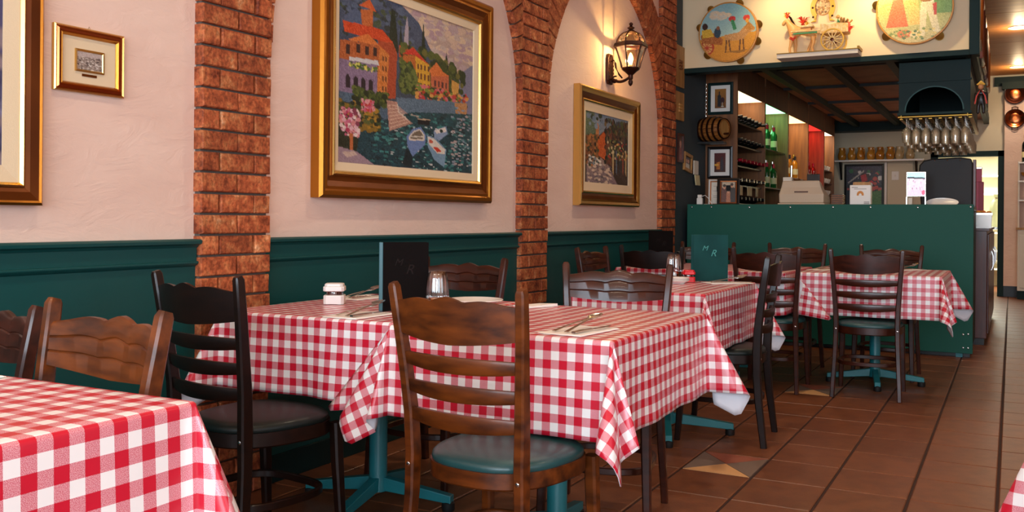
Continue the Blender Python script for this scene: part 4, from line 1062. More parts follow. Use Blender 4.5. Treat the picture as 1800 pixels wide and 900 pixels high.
# ---- framed prints on the end panel
def print_on_panel(z, label, painter):
    t = thing('framed_print', label, 'picture', (-2.502, 9.024, z)); w, h = .245, .31
    rect_ring(G(), w, h, [(0, 0), (0, .014), (.014, .018), (.028, .012), (.028, 0)]).build('frame', 'green_dark' if z > 2 else 'black_satin', t)
    G().box(-w / 2 + .025, w / 2 - .025, -.008, -.002, -h / 2 + .025, h / 2 - .025).build('mat_board', 'white_plastic', t)
    p = painter(Paint(40, 60, '8a5a2a', 4)); p.build('print', .11, .185, 'painted_glossy', t, y=-.0095)
def pa(p):
    p.poly([(0, 0), (1, 0), (1, 1), (0, 1)], 'a8702e', .04, '7a4a22'); p.poly([(.25, .35), (.35, .3), (.35, .12), (.45, .12), (.45, .3), (.55, .35), (.55, .92), (.25, .92)], '20242c', .03); p.ell(.68, .6, .18, .16, '3a1420'); p.line((.68, .7), (.68, .9), .04, 'c8c0b0'); p.ell(.68, .92, .14, .03, 'c8c0b0'); return p
def pb(p):
    p.poly([(0, 0), (1, 0), (1, 1), (0, 1)], '5a1a1c', .04, '4a2418'); p.poly([(.2, .5), (.5, .45), (.5, .85), (.2, .85)], 'c8742a', .05); p.ell(.2, .62, .2, .06, 'e8a83a'); p.poly([(.62, .2), (.72, .2), (.82, .5), (.82, .92), (.55, .92), (.55, .5)], '3a3038', .03); return p
print_on_panel(2.25, 'framed print of bottle and wine glass, above the barrel', pa)
print_on_panel(1.63, 'framed print with orange glow on dark red, below the barrel', pb)
# ---- barrel
t = thing('oak_barrel', 'small oak barrel with dark hoops mounted beside the end panel', 'barrel', (-2.53, 8.82, 1.935), -.35)
Mx = Matrix.Rotation(PI / 2, 4, 'Y')
ns = 18
for k in range(ns):
    a0, a1 = 2 * PI * k / ns + .02, 2 * PI * (k + 1) / ns - .02; rings = []
    for i in range(7):
        x = -.15 + .05 * i; r = .118 - .030 * ((x) / .15) ** 2
        rings.append([(x, r * math.cos(a0), r * math.sin(a0)), (x, r * math.cos(a1), r * math.sin(a1)), (x, (r - .012) * math.cos(a1), (r - .012) * math.sin(a1)), (x, (r - .012) * math.cos(a0), (r - .012) * math.sin(a0))])
    G().loft(rings).build('stave', 'oak_barrel', t)
for x in (-.14, -.085, -.03, .03, .085, .14):
    r = .120 - .030 * (x / .15) ** 2; G().lathe([(r, x - .011), (r + .003, x - .011), (r + .003, x + .011), (r, x + .011)], 28, M=Mx).build('hoop', 'iron', t, smooth=True)
for s in (-1, 1): G().lathe([(.001, .138 * s), (.084, .138 * s), (.084, .130 * s), (.001, .130 * s)], 24, M=Mx).build('head', 'wood_light', t)
G().tube([(.14, 0, -.05), (.19, 0, -.05)], .010, 8).build('spigot', 'wood_dark', t)
t2 = G().box(-2.65, -2.40, 8.76, 8.88, 1.795, 1.815).build('barrel_shelf', 'black_satin'); tag(t2, 'short black bracket shelf carrying the oak barrel', 'shelf')
# ---- bits on the dark wall
t = on_left_wall('wooden_photo_frame', 'tilted little wooden photo frame on the dark wall under the barrel', 'picture', 8.43, 1.60); t.rotation_euler = (0, .12, PI / 2)
rect_ring(G(), .24, .17, [(0, 0), (0, .02), (.03, .02), (.03, 0)]).build('frame', 'wood_light', t, bevel=.002)
p = Paint(30, 24, '2a1a18', 2); p.ell(.35, .4, .12, .16, 'c89070'); p.ell(.62, .38, .12, .16, 'd8a080'); p.poly([(.2, .6), (.8, .6), (.85, 1), (.15, 1)], 'd8d0c0', .05); p.build('photo', .185, .115, 'painted_glossy', t, y=-.008)
t = on_left_wall('hanging_card', 'folded pale card pinned beside the little wooden photo frame', 'card', 8.66, 1.53); G().box(-.07, .07, -.02, -.012, -.03, .10).build('upper_leaf', 'paper', t); g = G(); g.prism([(-.07, -.035), (.07, -.035), (.10, -.13), (-.03, -.13)], -.03, -.022); g.build('lower_leaf', 'label_cream', t); G().box(-.004, .004, -.02, 0, .08, .09).build('pin', 'chrome', t)
t = on_left_wall('wooden_photo_frame', 'narrow upright family photo on the dark wall by the last pillar', 'picture', 8.22, 1.72); rect_ring(G(), .16, .26, [(0, 0), (0, .015), (.02, .015), (.02, 0)]).build('frame', 'cabinet_wood', t); p = Paint(20, 30, '5a3a30', 2); p.ell(.5, .35, .2, .15, 'c89078'); p.poly([(.2, .5), (.8, .5), (.9, 1), (.1, 1)], '8a3a34', .05); p.build('photo', .125, .225, 'painted_glossy', t, y=-.006)
t = thing('brass_chain', 'thin pale chain hanging by the end panel', 'chain', (-2.63, 8.95, 2.02))
lm = G().tube([(.007 * math.cos(a), 0, .012 * math.sin(a)) for a in [2 * PI * q / 10 for q in range(10)]], .0025, 5, loop=True).mesh('chain_link', 'steel')
for k in range(20): link_copy('chain_link', lm, t, (0, 0, .365 - k * .019), (0, 0, PI / 2 * (k % 2)))
# ---- things on the counter
t = thing('photo_frame', 'black standing photo frame with family photo on the counter', 'photo frame', (-2.28, 8.50, CT), math.radians(12)); 
o = thing('tilt', None, None)
bpy.data.objects.remove(o)
def tilted_frame(t, w, h, fw, m_frame, painter, lean, nx=50, ny=60):
    M_ = Matrix.Translation((0, 0, 0)) @ Matrix.Rotation(-lean, 4, 'X') @ Matrix.Translation((0, 0, h / 2))
    a = rect_ring(G(), w, h, [(0, 0), (0, .016), (fw * .5, .02), (fw, .014), (fw, 0)]); a.v = [tuple(M_ @ Vector(v)) for v in a.v]; a.build('frame', m_frame, t)
    a = rect_ring(G(), w - 2 * fw + .004, h - 2 * fw + .004, [(0, 0), (0, .012), (.012, .010), (.012, 0)]); a.v = [tuple(M_ @ Vector(v)) for v in a.v]; a.build('inner_trim', 'gold_dark', t)
    c = painter(Paint(nx, ny, '4a2a1a', 4)).build('photo', w - 2 * fw - .01, h - 2 * fw - .01, 'painted_glossy', t); c.matrix_local = M_ @ Matrix.Translation((0, -.006, 0))
    a = G().box(-.02, .02, 0, .006, -h / 2 + .01, h * .25, M_ @ Matrix.Rotation(.45, 4, 'X')); a.build('easel_leg', 'black', t)
def pf(p):
    p.poly([(.1, 0), (.9, 0), (.9, .5), (.1, .5)], 'b8a890', .05); p.poly([(0, .45), (1, .4), (1, 1), (0, 1)], '241812', .04); p.poly([(.1, .3), (.35, .28), (.4, 1), (.05, 1)], '5a2a20', .05); p.poly([(.6, .2), (.9, .3), (.95, 1), (.6, 1)], '1c1818', .04); p.poly([(.38, .5), (.62, .5), (.64, 1), (.36, 1)], 'a86a4a', .05)
    for x, y in ((.24, .26), (.5, .46), (.72, .2)): p.ell(x, y, .09, .1, 'c88f6c'); p.ell(x, y - .06, .10, .07, '2a1a14')
    return p
tilted_frame(t, .20, .26, .026, 'black_satin', pf, .16)
t = thing('certificate', 'white framed certificate leaning behind the black photo frame', 'certificate', (-2.40, 8.62, CT), math.radians(8))
def pc(p):
    p.poly([(0, 0), (1, 0), (1, 1), (0, 1)], 'd8d0c4', .02)
    for k in range(9): p.line((.15, .2 + k * .07), (.85, .2 + k * .07), .012, 'a8a098')
    return p
tilted_frame(t, .19, .25, .014, 'white_plastic', pc, .10, 30, 40)
t = thing('charger', 'white plug-in charger with cable at the wall end of counter', 'charger', (-2.535, 8.47, CT)); G().box(-.025, .025, -.02, .02, 0, .075).build('body', 'white_plastic', t, bevel=.005); G().box(-.018, .018, -.018, .018, .075, .105).build('plug', 'white_plastic', t, bevel=.004)
G().tube([(.02, 0, .09), (.05, 0, .10), (.08, .01, .07), (.10, .02, .03), (.12, .02, .004)], .003, 6).build('cable', 'white_plastic', t, smooth=True); G().box(.04, .08, -.02, .02, 0, .02).build('adapter', 'white_plastic', t, bevel=.004)
# cash register
t = thing('cash_register', 'beige plastic cash register seen from behind on the counter', 'cash register', (-1.645, 8.70, CT), math.radians(-3))
g = G(); g.loft([[(-.205, -.13, .0), (.205, -.13, .0), (.205, .17, .0), (-.205, .17, .0)], [(-.205, -.13, .03), (.205, -.13, .03), (.205, .17, .03), (-.205, .17, .03)]]); g.build('drawer', 'register_beige', t, bevel=.006)
g = G(); g.loft([[(-.195, -.12, .03), (.195, -.12, .03), (.195, .15, .03), (-.195, .15, .03)], [(-.198, -.12, .11), (.195, -.12, .11), (.19, .15, .09), (-.19, .15, .09)], [(-.185, -.095, .17), (.165, -.095, .17), (.16, .06, .16), (-.18, .06, .16)], [(-.175, -.085, .232), (.15, -.085, .232), (.14, .0, .225), (-.165, .0, .225)]]); g.build('housing', 'register_beige', t, bevel=.012)
G().box(-.18, -.10, -.05, .0, .225, .265).build('printer_cover', 'paper', t, bevel=.004); G().box(.03, .14, -.04, -.02, .228, .29).build('display', 'black_satin', t, bevel=.004)
G().box(-.06, .06, -.1215, -.119, .125, .135).build('badge', 'cabinet_wood', t)
t = thing('beer_tap', 'chrome beer tap rising behind the cash register', 'tap', (-1.80, 8.915, CT)); G().lathe([(.026, 0), (.03, .01), (.014, .015), (.014, .20), (.020, .21), (.020, .25), (.001, .255)], 16).build('column', 'chrome', t, smooth=True); G().tube([(0, 0, .23), (0, -.05, .23), (0, -.07, .20), (0, -.07, .18)], .008, 8).build('spout', 'chrome', t, smooth=True); G().tube([(0, -.03, .235), (0, -.03, .30), (0, -.03, .38)], [.006, .009, .013], 8).build('handle', 'chrome', t, smooth=True)
t = thing('wicker_basket', 'small brown woven basket box beside the cash register', 'basket', (-1.368, 8.78, CT))
G().box(-.045, .045, -.045, .045, 0, .11).build('core', 'wood_dark', t)
for k in range(6): rect_g = G(); z = .008 + k * .018; rect_g.tube([(-.05, -.05, z), (.05, -.05, z), (.05, .05, z), (-.05, .05, z)], None, sq=(.008, .012), loop=True); rect_g.build('strand', 'wood_panel', t)
# white carton with the orange arch emblem
t = thing('white_carton', 'white carton with small orange arch emblem on the counter', 'box', (-1.155, 8.62, CT), math.radians(2))
mat('emblem_orange', 'd98a2a', .5); mat('print_grey', '8a8078', .6)
G().box(-.085, .085, -.06, .06, 0, .185).build('carton', 'white_plastic', t, bevel=.003); g = G(); g.prism([(-.075, .185), (.075, .185), (.07, .215), (-.07, .215)], .052, .058); g.build('flap', 'wood_light', t)
g = G(); pts = [(.028 * math.cos(PI * k / 12), .105 + .030 * math.sin(PI * k / 12)) for k in range(13)] + [(-.028, .095), (-.012, .095), (-.010, .108), (0, .115), (.010, .108), (.012, .095), (.028, .095)]
g.prism(pts, -.0615, -.06); g.build('emblem', 'emblem_orange', t)
g = G()
for k in range(3): g.box(.03, .075, -.0612, -.06, .012 + k * .012, .018 + k * .012)
g.build('fine_print', 'print_grey', t); g = G(); g.box(-.07, -.02, -.0612, -.06, .163, .168).box(-.05, .05, -.0612, -.06, .150, .154); g.build('printed_line', 'print_grey', t)
# point of sale screen
t = thing('till_screen', 'small lit till screen standing on the counter', 'screen', (-.715, 8.60, CT))
G().box(-.077, .077, 0, .02, .085, .295).build('bezel', 'steel', t, bevel=.003)
p = Paint(40, 52, 'e8c8d0', 4); p.poly([(0, 0), (1, 0), (1, .24), (0, .24)], 'a8e0e0', .03); p.poly([(0, .18), (1, .22), (1, .30), (0, .26)], '283038', .08); p.poly([(0, .3), (1, .3), (1, 1), (0, 1)], 'dcbcd0', .05, 'd8b0c4'); p.dabs(30, (.05, .95, .3, .95), .01, .05, ['484050', 'f8f0f4', '9a7a90', 'fff8ff']); p.ell(.9, .85, .1, .1, 'c8486a'); p.build('display', .142, .20, 'screen_glow', t, y=-.0015, loc=(0, 0, .19))
g = G(); g.box(-.077, -.068, 0, .02, 0, .085).box(.068, .077, 0, .02, 0, .085).box(-.077, .077, 0, .10, 0, .008); g.build('stand', 'steel', t); G().box(-.06, -.03, .005, .015, .01, .075).build('paper_slip', 'paper', t)
# dark panel with curved top
t = thing('black_panel', 'large charcoal panel with curved top standing behind the counter end', 'panel', (-.50, 9.02, 1.022))
mat('charcoal', '1c1716', .55, bump=.08, bscale=200)
pts = [(-.19, 0), (.20, 0), (.20, .56), (.185, .60), (.10, .612), (-.12, .605), (-.19, .59), (-.225, .55), (-.235, .45)]
g = G(); g.prism(pts, 0, .04); g.build('panel', 'charcoal', t, bevel=.012); G().box(.20, .225, -.005, .045, 0, .59).build('edge_strip', 'cabinet_wood', t, bevel=.004); G().box(-.19, .22, -.02, .12, 0, .02).build('foot', 'black_satin', t)
g = G(); 
for x in (-.1, .0, .1): g.sphere((x, -.002, .588), .007, 8)
g.build('stud', 'chrome', t)
t = thing('serving_plate', 'white plate leaning against charcoal panel on the counter', 'plate', (-.52, 8.72, CT)); Mt = Matrix.Translation((0, 0, .10)) @ Matrix.Rotation(PI / 2 - .25, 4, 'X')
g = G().lathe([(.001, 0), (.07, 0), (.075, .004), (.115, .016), (.113, .020), (.07, .008), (.001, .006)], 32, M=Matrix.Translation((0, 0, -.05)) @ Mt); g.v = [(v[0], v[1], v[2]) for v in g.v]; mz = min(v[2] for v in g.v); g.v = [(v[0], v[1], v[2] - mz) for v in g.v]; sc_ = 1; o = g.build('plate', 'white_china', t, smooth=True); o.scale = (1.1, 1, .35)
# ---- cabinet over the counter end with the glass rack
t = thing('hanging_cabinet', 'dark green hanging cabinet with arched niche above the glass rack', 'cabinet', (-.575, 8.5, 1.975))
HW = .27
arch_pts = [(.215 * math.cos(PI * k / 16), .02 + .19 * math.sin(PI * k / 16)) for k in range(17)]
g = G(); g.prism([(-HW, 0), (-.215, 0)] + [(-.215, .02)] + arch_pts[::-1][1:-1] + [(.215, .02), (.215, 0), (HW, 0), (HW, .425), (-HW, .425)], 0, .02); g.build('front_panel', 'green_dark', t)
g = G(); g.box(-HW, -HW + .02, .02, 1.75, 0, .425).box(HW - .02, HW, .02, 1.75, 0, .425).box(-HW, HW, 1.73, 1.75, 0, .425).box(-HW, HW, .02, 1.75, .415, .425); g.build('case', 'green_dark', t)
g = G(); g.prism([(.225 * math.cos(PI * k / 16), .02 + .20 * math.sin(PI * k / 16)) for k in range(17)] + [(.215 * math.cos(PI * k / 16), .02 + .19 * math.sin(PI * k / 16)) for k in range(16, -1, -1)], -.012, 0); g.build('arch_molding', 'green_paint', t)
g = G(); g.box(-HW - .01, HW + .01, -.015, 0, .255, .27).box(-HW - .01, HW + .01, -.015, 1.76, -.015, .004); g.build('ledge', 'green_dark', t)
t = thing('glass_rack', 'brass rack holding wine glasses upside down under the hanging cabinet', 'rack', (-.575, 8.5, 1.925))
mat('brass', '9a7636', .38, metal=1)
g = G(); g.tube([(-.27, -.02, .02), (.28, -.02, .02), (.28, 1.75, .02), (-.27, 1.75, .02)], None, sq=(.008, .010), loop=True); g.build('frame', 'brass', t)
for k in range(8):
    x = -.25 + k * .0743; G().box(x - .012, x + .012, 0, 1.73, 0, .008).build('rail', 'brass', t)
for x, y in ((-.25, -.004), (.25, -.004), (-.25, 1.72), (.25, 1.72)): G().tube([(x, y, .01), (x, y, .05)], .006, 6).build('hanger', 'brass', t)
gl = thing('wine_glass', 'clear wine glass hanging upside down in the rack', 'glass', group='wine glasses in the rack')
G().lathe([(.001, .022), (.028, .020), (.031, .017), (.006, .012), (.004, 0), (.004, -.055), (.012, -.062), (.029, -.078), (.0355, -.105), (.035, -.14), (.030, -.185), (.029, -.185), (.033, -.14), (.0335, -.105), (.027, -.080), (.008, -.064), (.001, -.062)], 14).build('bowl', 'glass_wine', gl, smooth=True)
f_ = True
for i in range(7):
    for j in range(12):
        loc = (-.575 - .25 + .037 + i * .0743, 8.55 + j * .142, 1.925 - .004)
        loc = (loc[0] + random.uniform(-.0008, .0008), loc[1] + random.uniform(-.028, .028), loc[2])
        if f_: gl.location = loc; f_ = False; o = gl
        else: o = dup(gl, loc)
        k_ = random.choice((.92, 1.0, 1.0)); o.scale = (k_, k_, random.choice((.86, 1.0, 1.08)))
# ---- back wall of the bar
t = thing('jug_shelf', 'long cream shelf on black brackets carrying ceramic jugs', 'shelf', (-1.82, YB, 1.99)); G().box(-.62, .66, -.26, 0, -.012, .012).build('board', 'white_plastic', t)
for x in (-.53, .55): G().prism([(-.20, -.012), (0, -.012), (0, -.28), (-.02, -.28)], x - .012, x + .012, 'x').build('bracket', 'black', t)
JUG = [(.001, 0), (.045, 0), (.062, .015), (.072, .05), (.068, .085), (.052, .115), (.046, .14), (.052, .17), (.048, .17), (.042, .14), (.001, .13)]
def jug(m, label):
    t = thing('ceramic_jug', label, 'jug', group='ceramic jugs on the cream shelf'); t.scale = (.88, .88, 1.15); G().lathe(JUG, 20).build('body', m, t, smooth=True)
    G().tube([(.046, 0, .155), (.075, 0, .155), (.092, 0, .12), (.088, 0, .08), (.066, 0, .06)], .008, 8).build('handle', m, t, smooth=True); G().prism([(-.075, .172), (-.03, .172), (-.035, .14)], -.018, .018).build('spout', m, t); return t
j1 = jug('ceramic_mustard', 'mustard glazed jug on the cream shelf'); j2 = jug('ceramic_cream', 'pale cream jug on the cream shelf')
for k, x in enumerate((-2.325, -2.183, -2.051, -1.904, -1.774, -1.629, -1.501, -1.351)):
    o = put(j2 if k >= 6 else j1, (x, 15.25, 2.002), (0, 0, random.uniform(-.95, -.65)))
t = thing('framed_poster', 'black framed dark poster with coloured flags below the jug shelf', 'picture', (-2.02, YB, 1.55)); rect_ring(G(), .575, .80, [(0, 0), (0, .02), (.03, .025), (.03, 0)]).build('frame', 'black', t)
p = Paint(60, 80, '1c1c24', 5); p.poly([(0, 0), (1, 0), (1, .4), (0, .4)], '2c2a3c', .05); p.dabs(70, (.02, .98, .1, .5), .05, .035, ['1a1a1c', 'b8282c', 'd8d4d0', '2c6a3a', '38383c', 'c05040', '24243a', '3a2a20']); p.line((.05, .35), (.5, .1), .03, 'b8b0a8'); p.poly([(.4, .2), (.55, .16), (.6, .3), (.45, .34)], 'b82a28', .04); p.poly([(.55, .55), (1, .5), (1, 1), (.5, 1)], '4a7a3a', .05); p.build('poster', .52, .74, 'painted_glossy', t, y=-.008)
t = thing('wall_cabinet', 'cream wall panel door with light switch by the poster', 'cabinet', (-1.48, YB, .9)); G().box(-.20, .16, -.03, 0, 0, 1.07).build('door', 'back_wall_paint', t, bevel=.004); G().box(-.24, -.21, -.04, 0, 0, 1.07).build('trim_strip', 'white_plastic', t); o = G().box(-.14, -.04, -.036, -.03, .80, .93).build('switch_plate', 'white_plastic', t, bevel=.003); G().box(-.10, -.08, -.042, -.036, .85, .88).build('switch', 'paper', o)

# ================================================================== ON THE HEADER
def tambourine(x, z, r, label, painter, jang, lean=.05):
    t = thing('tambourine', label, 'tambourine', (x, HY - .055, z)); t.rotation_euler = (lean, 0, 0)
    My = Matrix.Rotation(PI / 2, 4, 'X')
    G().lathe([(r, -.028), (r + .008, -.028), (r + .009, .03), (r + .004, .032), (r - .002, .031), (r - .002, -.026)], 56, M=My).build('rim', 'tambourine_rim', t, smooth=True)
    painter(Paint(110, 110, 'a9c0c0', 7)).build('skin', 2 * r, 2 * r, 'painted_glossy', t, y=-.0315, disc=True)
    for a in jang:
        c = (r * math.cos(a) * 1.05, 0, r * math.sin(a) * 1.05); o = G().lathe([(.001, -.008), (.012, -.007), (.018, -.002), (.034, 0), (.018, .001), (.001, .001)], 18, c=(c[0], .004, c[2]), M=Matrix.Rotation(PI / 2 + .35, 4, 'X')).build('jingle', 'brass', t, smooth=True)
        G().lathe([(.001, -.008), (.012, -.007), (.018, -.002), (.034, 0), (.018, .001), (.001, .001)], 18, c=(c[0], .016, c[2] - .004), M=Matrix.Rotation(PI / 2 + .2, 4, 'X')).build('jingle', 'brass', t, smooth=True)
def tp1(p):
    p.poly([(0, 0), (1, 0), (1, .62), (0, .62)], '7fb0b8', .02, 'a8c8c0'); p.poly([(0, .60), (1, .52), (1, 1), (0, 1)], 'd89a3a', .03, 'd08a2a'); p.dabs(40, (.2, .8, .1, .3), .06, .03, ['c8c8b8', 'd8c8a8'], lambda x, y: abs(x - .38) < .14 and .14 < y < .26 or x > .45 and y > .36 and y < .45)
    p.ell(.13, .75, .13, .13, 'b8402a'); p.ell(.13, .75, .10, .10, 'd8a860')
    for k in range(10): a = PI * k / 5; p.line((.13, .75), (.13 + .11 * math.cos(a), .75 + .11 * math.sin(a)), .014, 'b8402a')
    p.poly([(.02, .52), (.26, .50), (.42, .62), (.40, .72), (.04, .66)], 'a8622a', .08); p.ell(.10, .38, .05, .06, '3a2418'); p.poly([(.04, .44), (.2, .42), (.26, .56), (.05, .58)], 'd8b03a', .06); p.ell(.32, .50, .06, .09, '2c4858'); p.ell(.33, .42, .03, .035, '8a5a3a')
    p.poly([(.44, .55), (.70, .52), (.80, .42), (.96, .44), (.97, .50), (.86, .54), (.76, .66), (.46, .66)], 'c8945a', .06); p.poly([(.78, .46), (.86, .34), (.98, .47), (.9, .5)], 'b8803a', .06)
    for x, x2 in ((.48, .46), (.52, .55), (.72, .70), (.77, .78)): p.line((x, .64), (x2, .86), .025, '6a4428')
    p.ell(.58, .28, .06, .05, 'c83a34'); p.poly([(.55, .3), (.61, .3), (.66, .46), (.60, .48)], '3a8a5a', .06); p.ell(.83, .28, .06, .05, 'd84a3a'); p.ell(.84, .33, .03, .04, 'e0a03a'); p.poly([(.45, .84), (.85, .82), (.7, .88)], '9a6a2c', .03)
    return p
def tp2(p):
    p.poly([(0, 0), (1, 0), (1, .45), (0, .45)], 'c8bc7a', .04, 'a8b064'); p.poly([(0, .42), (1, .36), (1, 1), (0, 1)], '9aa858', .05, 'c8b47a'); p.poly([(.7, .4), (1, .3), (1, .6), (.75, .6)], '6f9048', .04)
    p.poly([(.22, .34), (.34, .34), (.42, .76), (.12, .76)], 'cc6a3a', .05); p.poly([(.24, .16), (.34, .16), (.36, .36), (.22, .36)], 'e8d8a0', .04); p.ell(.29, .11, .05, .06, 'd8a070')
    p.poly([(.44, .3), (.54, .3), (.58, .74), (.42, .74)], 'd8b060', .06); p.ell(.48, .22, .05, .06, 'c8905a')
    p.poly([(.60, .24), (.74, .24), (.76, .46), (.60, .46)], 'e8e0c0', .04); p.ell(.66, .16, .05, .06, 'c89060'); p.poly([(.58, .44), (.76, .44), (.84, .86), (.76, .88), (.67, .56), (.64, .90), (.57, .90)], 'd8cba0', .05); p.ell(.66, .38, .09, .05, '9a6a2c'); p.line((.68, .36), (.85, .24), .03, '8a5a24'); p.poly([(.74, .46), (.79, .44), (.79, .62), (.76, .62)], 'b8402a', .03)
    p.ell(.37, .86, .10, .06, 'c8743a'); p.ell(.52, .88, .08, .05, 'e0cc98'); p.dabs(60, (.1, .9, .80, .95), .02, .012, ['7a8a40', '58703a', 'd8c070']); p.dabs(40, (.75, 1, .05, .35), .03, .03, ['607a40', '7a9050', 'b8b070', 'c05a3a']); return p
tambourine(-2.215, 2.725, .252, 'painted tambourine with plumed horse and cart on the header', tp1, (.2, -.35, 1.2, 2.2, 2.9, 3.9, 5.1))
tambourine(-.705, 2.79, .280, 'painted tambourine with dancers and guitar player on the header', tp2, (2.95, 3.9, .4, -.9, 1.4, 2.1), .05)
# horseshoe plaque
t = thing('horseshoe_plaque', 'yellow horseshoe plaque with studs above the toy cart', 'plaque', (-1.425, HY, 2.86))
inn = [(.062 * math.cos(a), .02 + .082 * math.sin(a)) for a in [-.98 + (2 * .98 + PI) * k / 24 for k in range(25)]]
out = [(.100 * math.cos(a), .02 + .122 * math.sin(a)) for a in [-.95 + (2 * .95 + PI) * k / 24 for k in range(25)]]
g = G(); g.prism([(.10, -.10), (.055, -.10), (.05, -.05)] + inn[1:-1] + [(-.05, -.05), (-.055, -.10), (-.10, -.10)] + out[::-1], -.02, 0); g.build('horseshoe', 'cart_yellow', t, bevel=.003)
Paint(40, 40, 'd8b888', 3).dabs(120, (0, 1, 0, 1), .06, .05, ['c89a5a', 'e8d0a0', 'a87a4a', 'd8b080', '8a6a4a']).build('medallion', .13, .15, 'painted_glossy', t, y=-.008, disc=True, loc=(0, 0, .03)); G().prism([(.068 * math.cos(2 * PI * k / 24), .03 + .078 * math.sin(2 * PI * k / 24)) for k in range(24)], -.007, 0).build('medallion_back', 'tambourine_rim', t)
for x, z in ((-.078, -.06), (.078, -.06), (-.082, .02), (.082, .02), (-.06, .10), (.06, .10)): G().sphere((x, -.021, z), .009, 8, (1, .6, 1)).build('stud', 'iron', t, smooth=True)
# shelf and toy cart with horse
t = thing('display_ledge', 'pale stone-look ledge under the toy horse cart', 'shelf', (-1.44, HY, 2.44)); G().box(-.325, .325, -.20, -.015, .0, .035).build('board', 'paper', t, bevel=.003); G().box(-.325, .33, -.205, -.19, .035, .042).build('front_lip', 'brass', t); G().box(.318, .335, -.2, -.015, .035, .06).build('end_stop', 'brass', t)
t = thing('toy_horse_cart', 'toy plumed horse pulling a painted two-wheeled cart on the ledge', 'toy', (-1.44, HY - .095, 2.4755))
V = [(-.10, 0, .205), (-.17, 0, .20), (-.215, 0, .21), (-.245, 0, .265), (-.262, 0, .305), (-.285, 0, .285), (-.30, 0, .255), (-.05, 0, .205),
     (-.215, -.025, .16), (-.225, -.027, .09), (-.235, -.027, .045), (-.225, -.027, .006), (-.205, .025, .16), (-.195, .027, .09), (-.20, .027, .045), (-.195, .027, .006),
     (-.05, -.025, .16), (-.035, -.027, .10), (-.05, -.027, .055), (-.04, -.027, .006), (-.04, .025, .16), (-.065, .027, .095), (-.09, .027, .05), (-.095, .027, .006)]
E_ = [(0, 1), (1, 2), (2, 3), (3, 4), (4, 5), (5, 6), (0, 7), (2, 8), (8, 9), (9, 10), (10, 11), (2, 12), (12, 13), (13, 14), (14, 15), (7, 16), (16, 17), (17, 18), (18, 19), (7, 20), (20, 21), (21, 22), (22, 23)]
R_ = [.040, .040, .042, .030, .024, .020, .014, .040, .022, .014, .011, .010, .022, .014, .011, .010, .024, .015, .011, .010, .024, .015, .011, .010]
skin('horse', V, E_, R_, 'horse_tan', t, 1)
for x, y in ((-.225, -.027), (-.195, .027), (-.04, -.027), (-.095, .027)): G().lathe([(.014, 0), (.011, .018)], 8, c=(x, y, 0), cap=True).build('hoof', 'iron', t)
def tuft(c, n, l, m, nm, spread=1.):
    g = G()
    for k in range(n):
        a = random.uniform(0, 2 * PI); e = random.uniform(.3, 1.2); d = (math.cos(a) * spread * l * .5, math.sin(a) * l * .4, l * e); g.tube([c, (c[0] + d[0] * .5, c[1] + d[1] * .5, c[2] + d[2] * .7), (c[0] + d[0], c[1] + d[1], c[2] + d[2] * .75)], [.006, .005, .001], 5)
    g.build(nm, m, t)
tuft((-.262, 0, .32), 16, .055, 'cart_red', 'head_plume'); tuft((-.27, 0, .325), 8, .05, 'cart_yellow', 'head_plume'); tuft((-.13, 0, .26), 18, .07, 'cart_red', 'saddle_plume', 1.6); tuft((-.10, 0, .25), 10, .05, 'cart_yellow', 'saddle_plume'); tuft((-.205, -.04, .12), 14, .04, 'cart_red', 'chest_tassel', 1.8)
G().tube([(-.248, .0, .335), (-.235, .0, .32), (-.215, 0, .28), (-.19, 0, .245)], [.006, .01, .009, .004], 6).build('mane', 'wood_black', t)
G().box(-.15, -.04, -.046, .046, .222, .240).build('saddle_cloth', 'cart_cream', t, bevel=.006); G().tube([(-.13, -.045, .245), (-.13, -.02, .262), (-.13, .02, .262), (-.13, .045, .245)], .009, 6).build('saddle', 'cart_red', t)
for y in (-.055, .055): G().tube([(-.22, y, .19), (-.05, y, .185), (.05, y, .18)], .006, 6).build('shaft', 'cart_cream', t)
G().box(-.20, -.005, -.058, -.053, .165, .178).build('harness_band', 'cart_green', t)
WHC = .088
for y in (-.085, .075):
    wp = G().tube([(.12 + WHC * math.cos(2 * PI * k / 32), y, WHC + .006 + WHC * math.sin(2 * PI * k / 32)) for k in range(32)], None, sq=(.011, .013), loop=True, up=(0, 1, 0)).build('wheel', 'cart_yellow', t, smooth=True)
    for k in range(12): a = 2 * PI * k / 12; G().tube([(.12, y, WHC + .006), (.12 + .084 * math.cos(a), y, WHC + .006 + .084 * math.sin(a))], [.005, .0035], 6).build('spoke', 'cart_cream', wp)
    G().lathe([(.001, -.014), (.014, -.012), (.014, .012), (.001, .014)], 12, c=(.12, y, WHC + .006), M=Matrix.Rotation(PI / 2, 4, 'X')).build('hub', 'copper_dark', wp)
G().tube([(.12, -.085, WHC + .006), (.12, .075, WHC + .006)], .006, 6).build('axle', 'iron', t)
G().box(.02, .24, -.055, .055, .150, .160).build('cart_floor', 'wood_light', t)
for y in (-.062, .055): G().prism([(.02, .155), (.24, .155), (.24, .225), (.16, .235), (.10, .225), (.02, .235)], y, y + .007).build('side_board', 'cart_cream', t)
G().box(.236, .243, -.055, .055, .16, .235).build('tail_board', 'cart_red', t); g = G()
for k in range(14): g.tube([(random.uniform(.17, .24), random.uniform(-.03, .03), .2), (random.uniform(.17, .26), random.uniform(-.04, .04), random.uniform(.25, .29))], .008, 5)
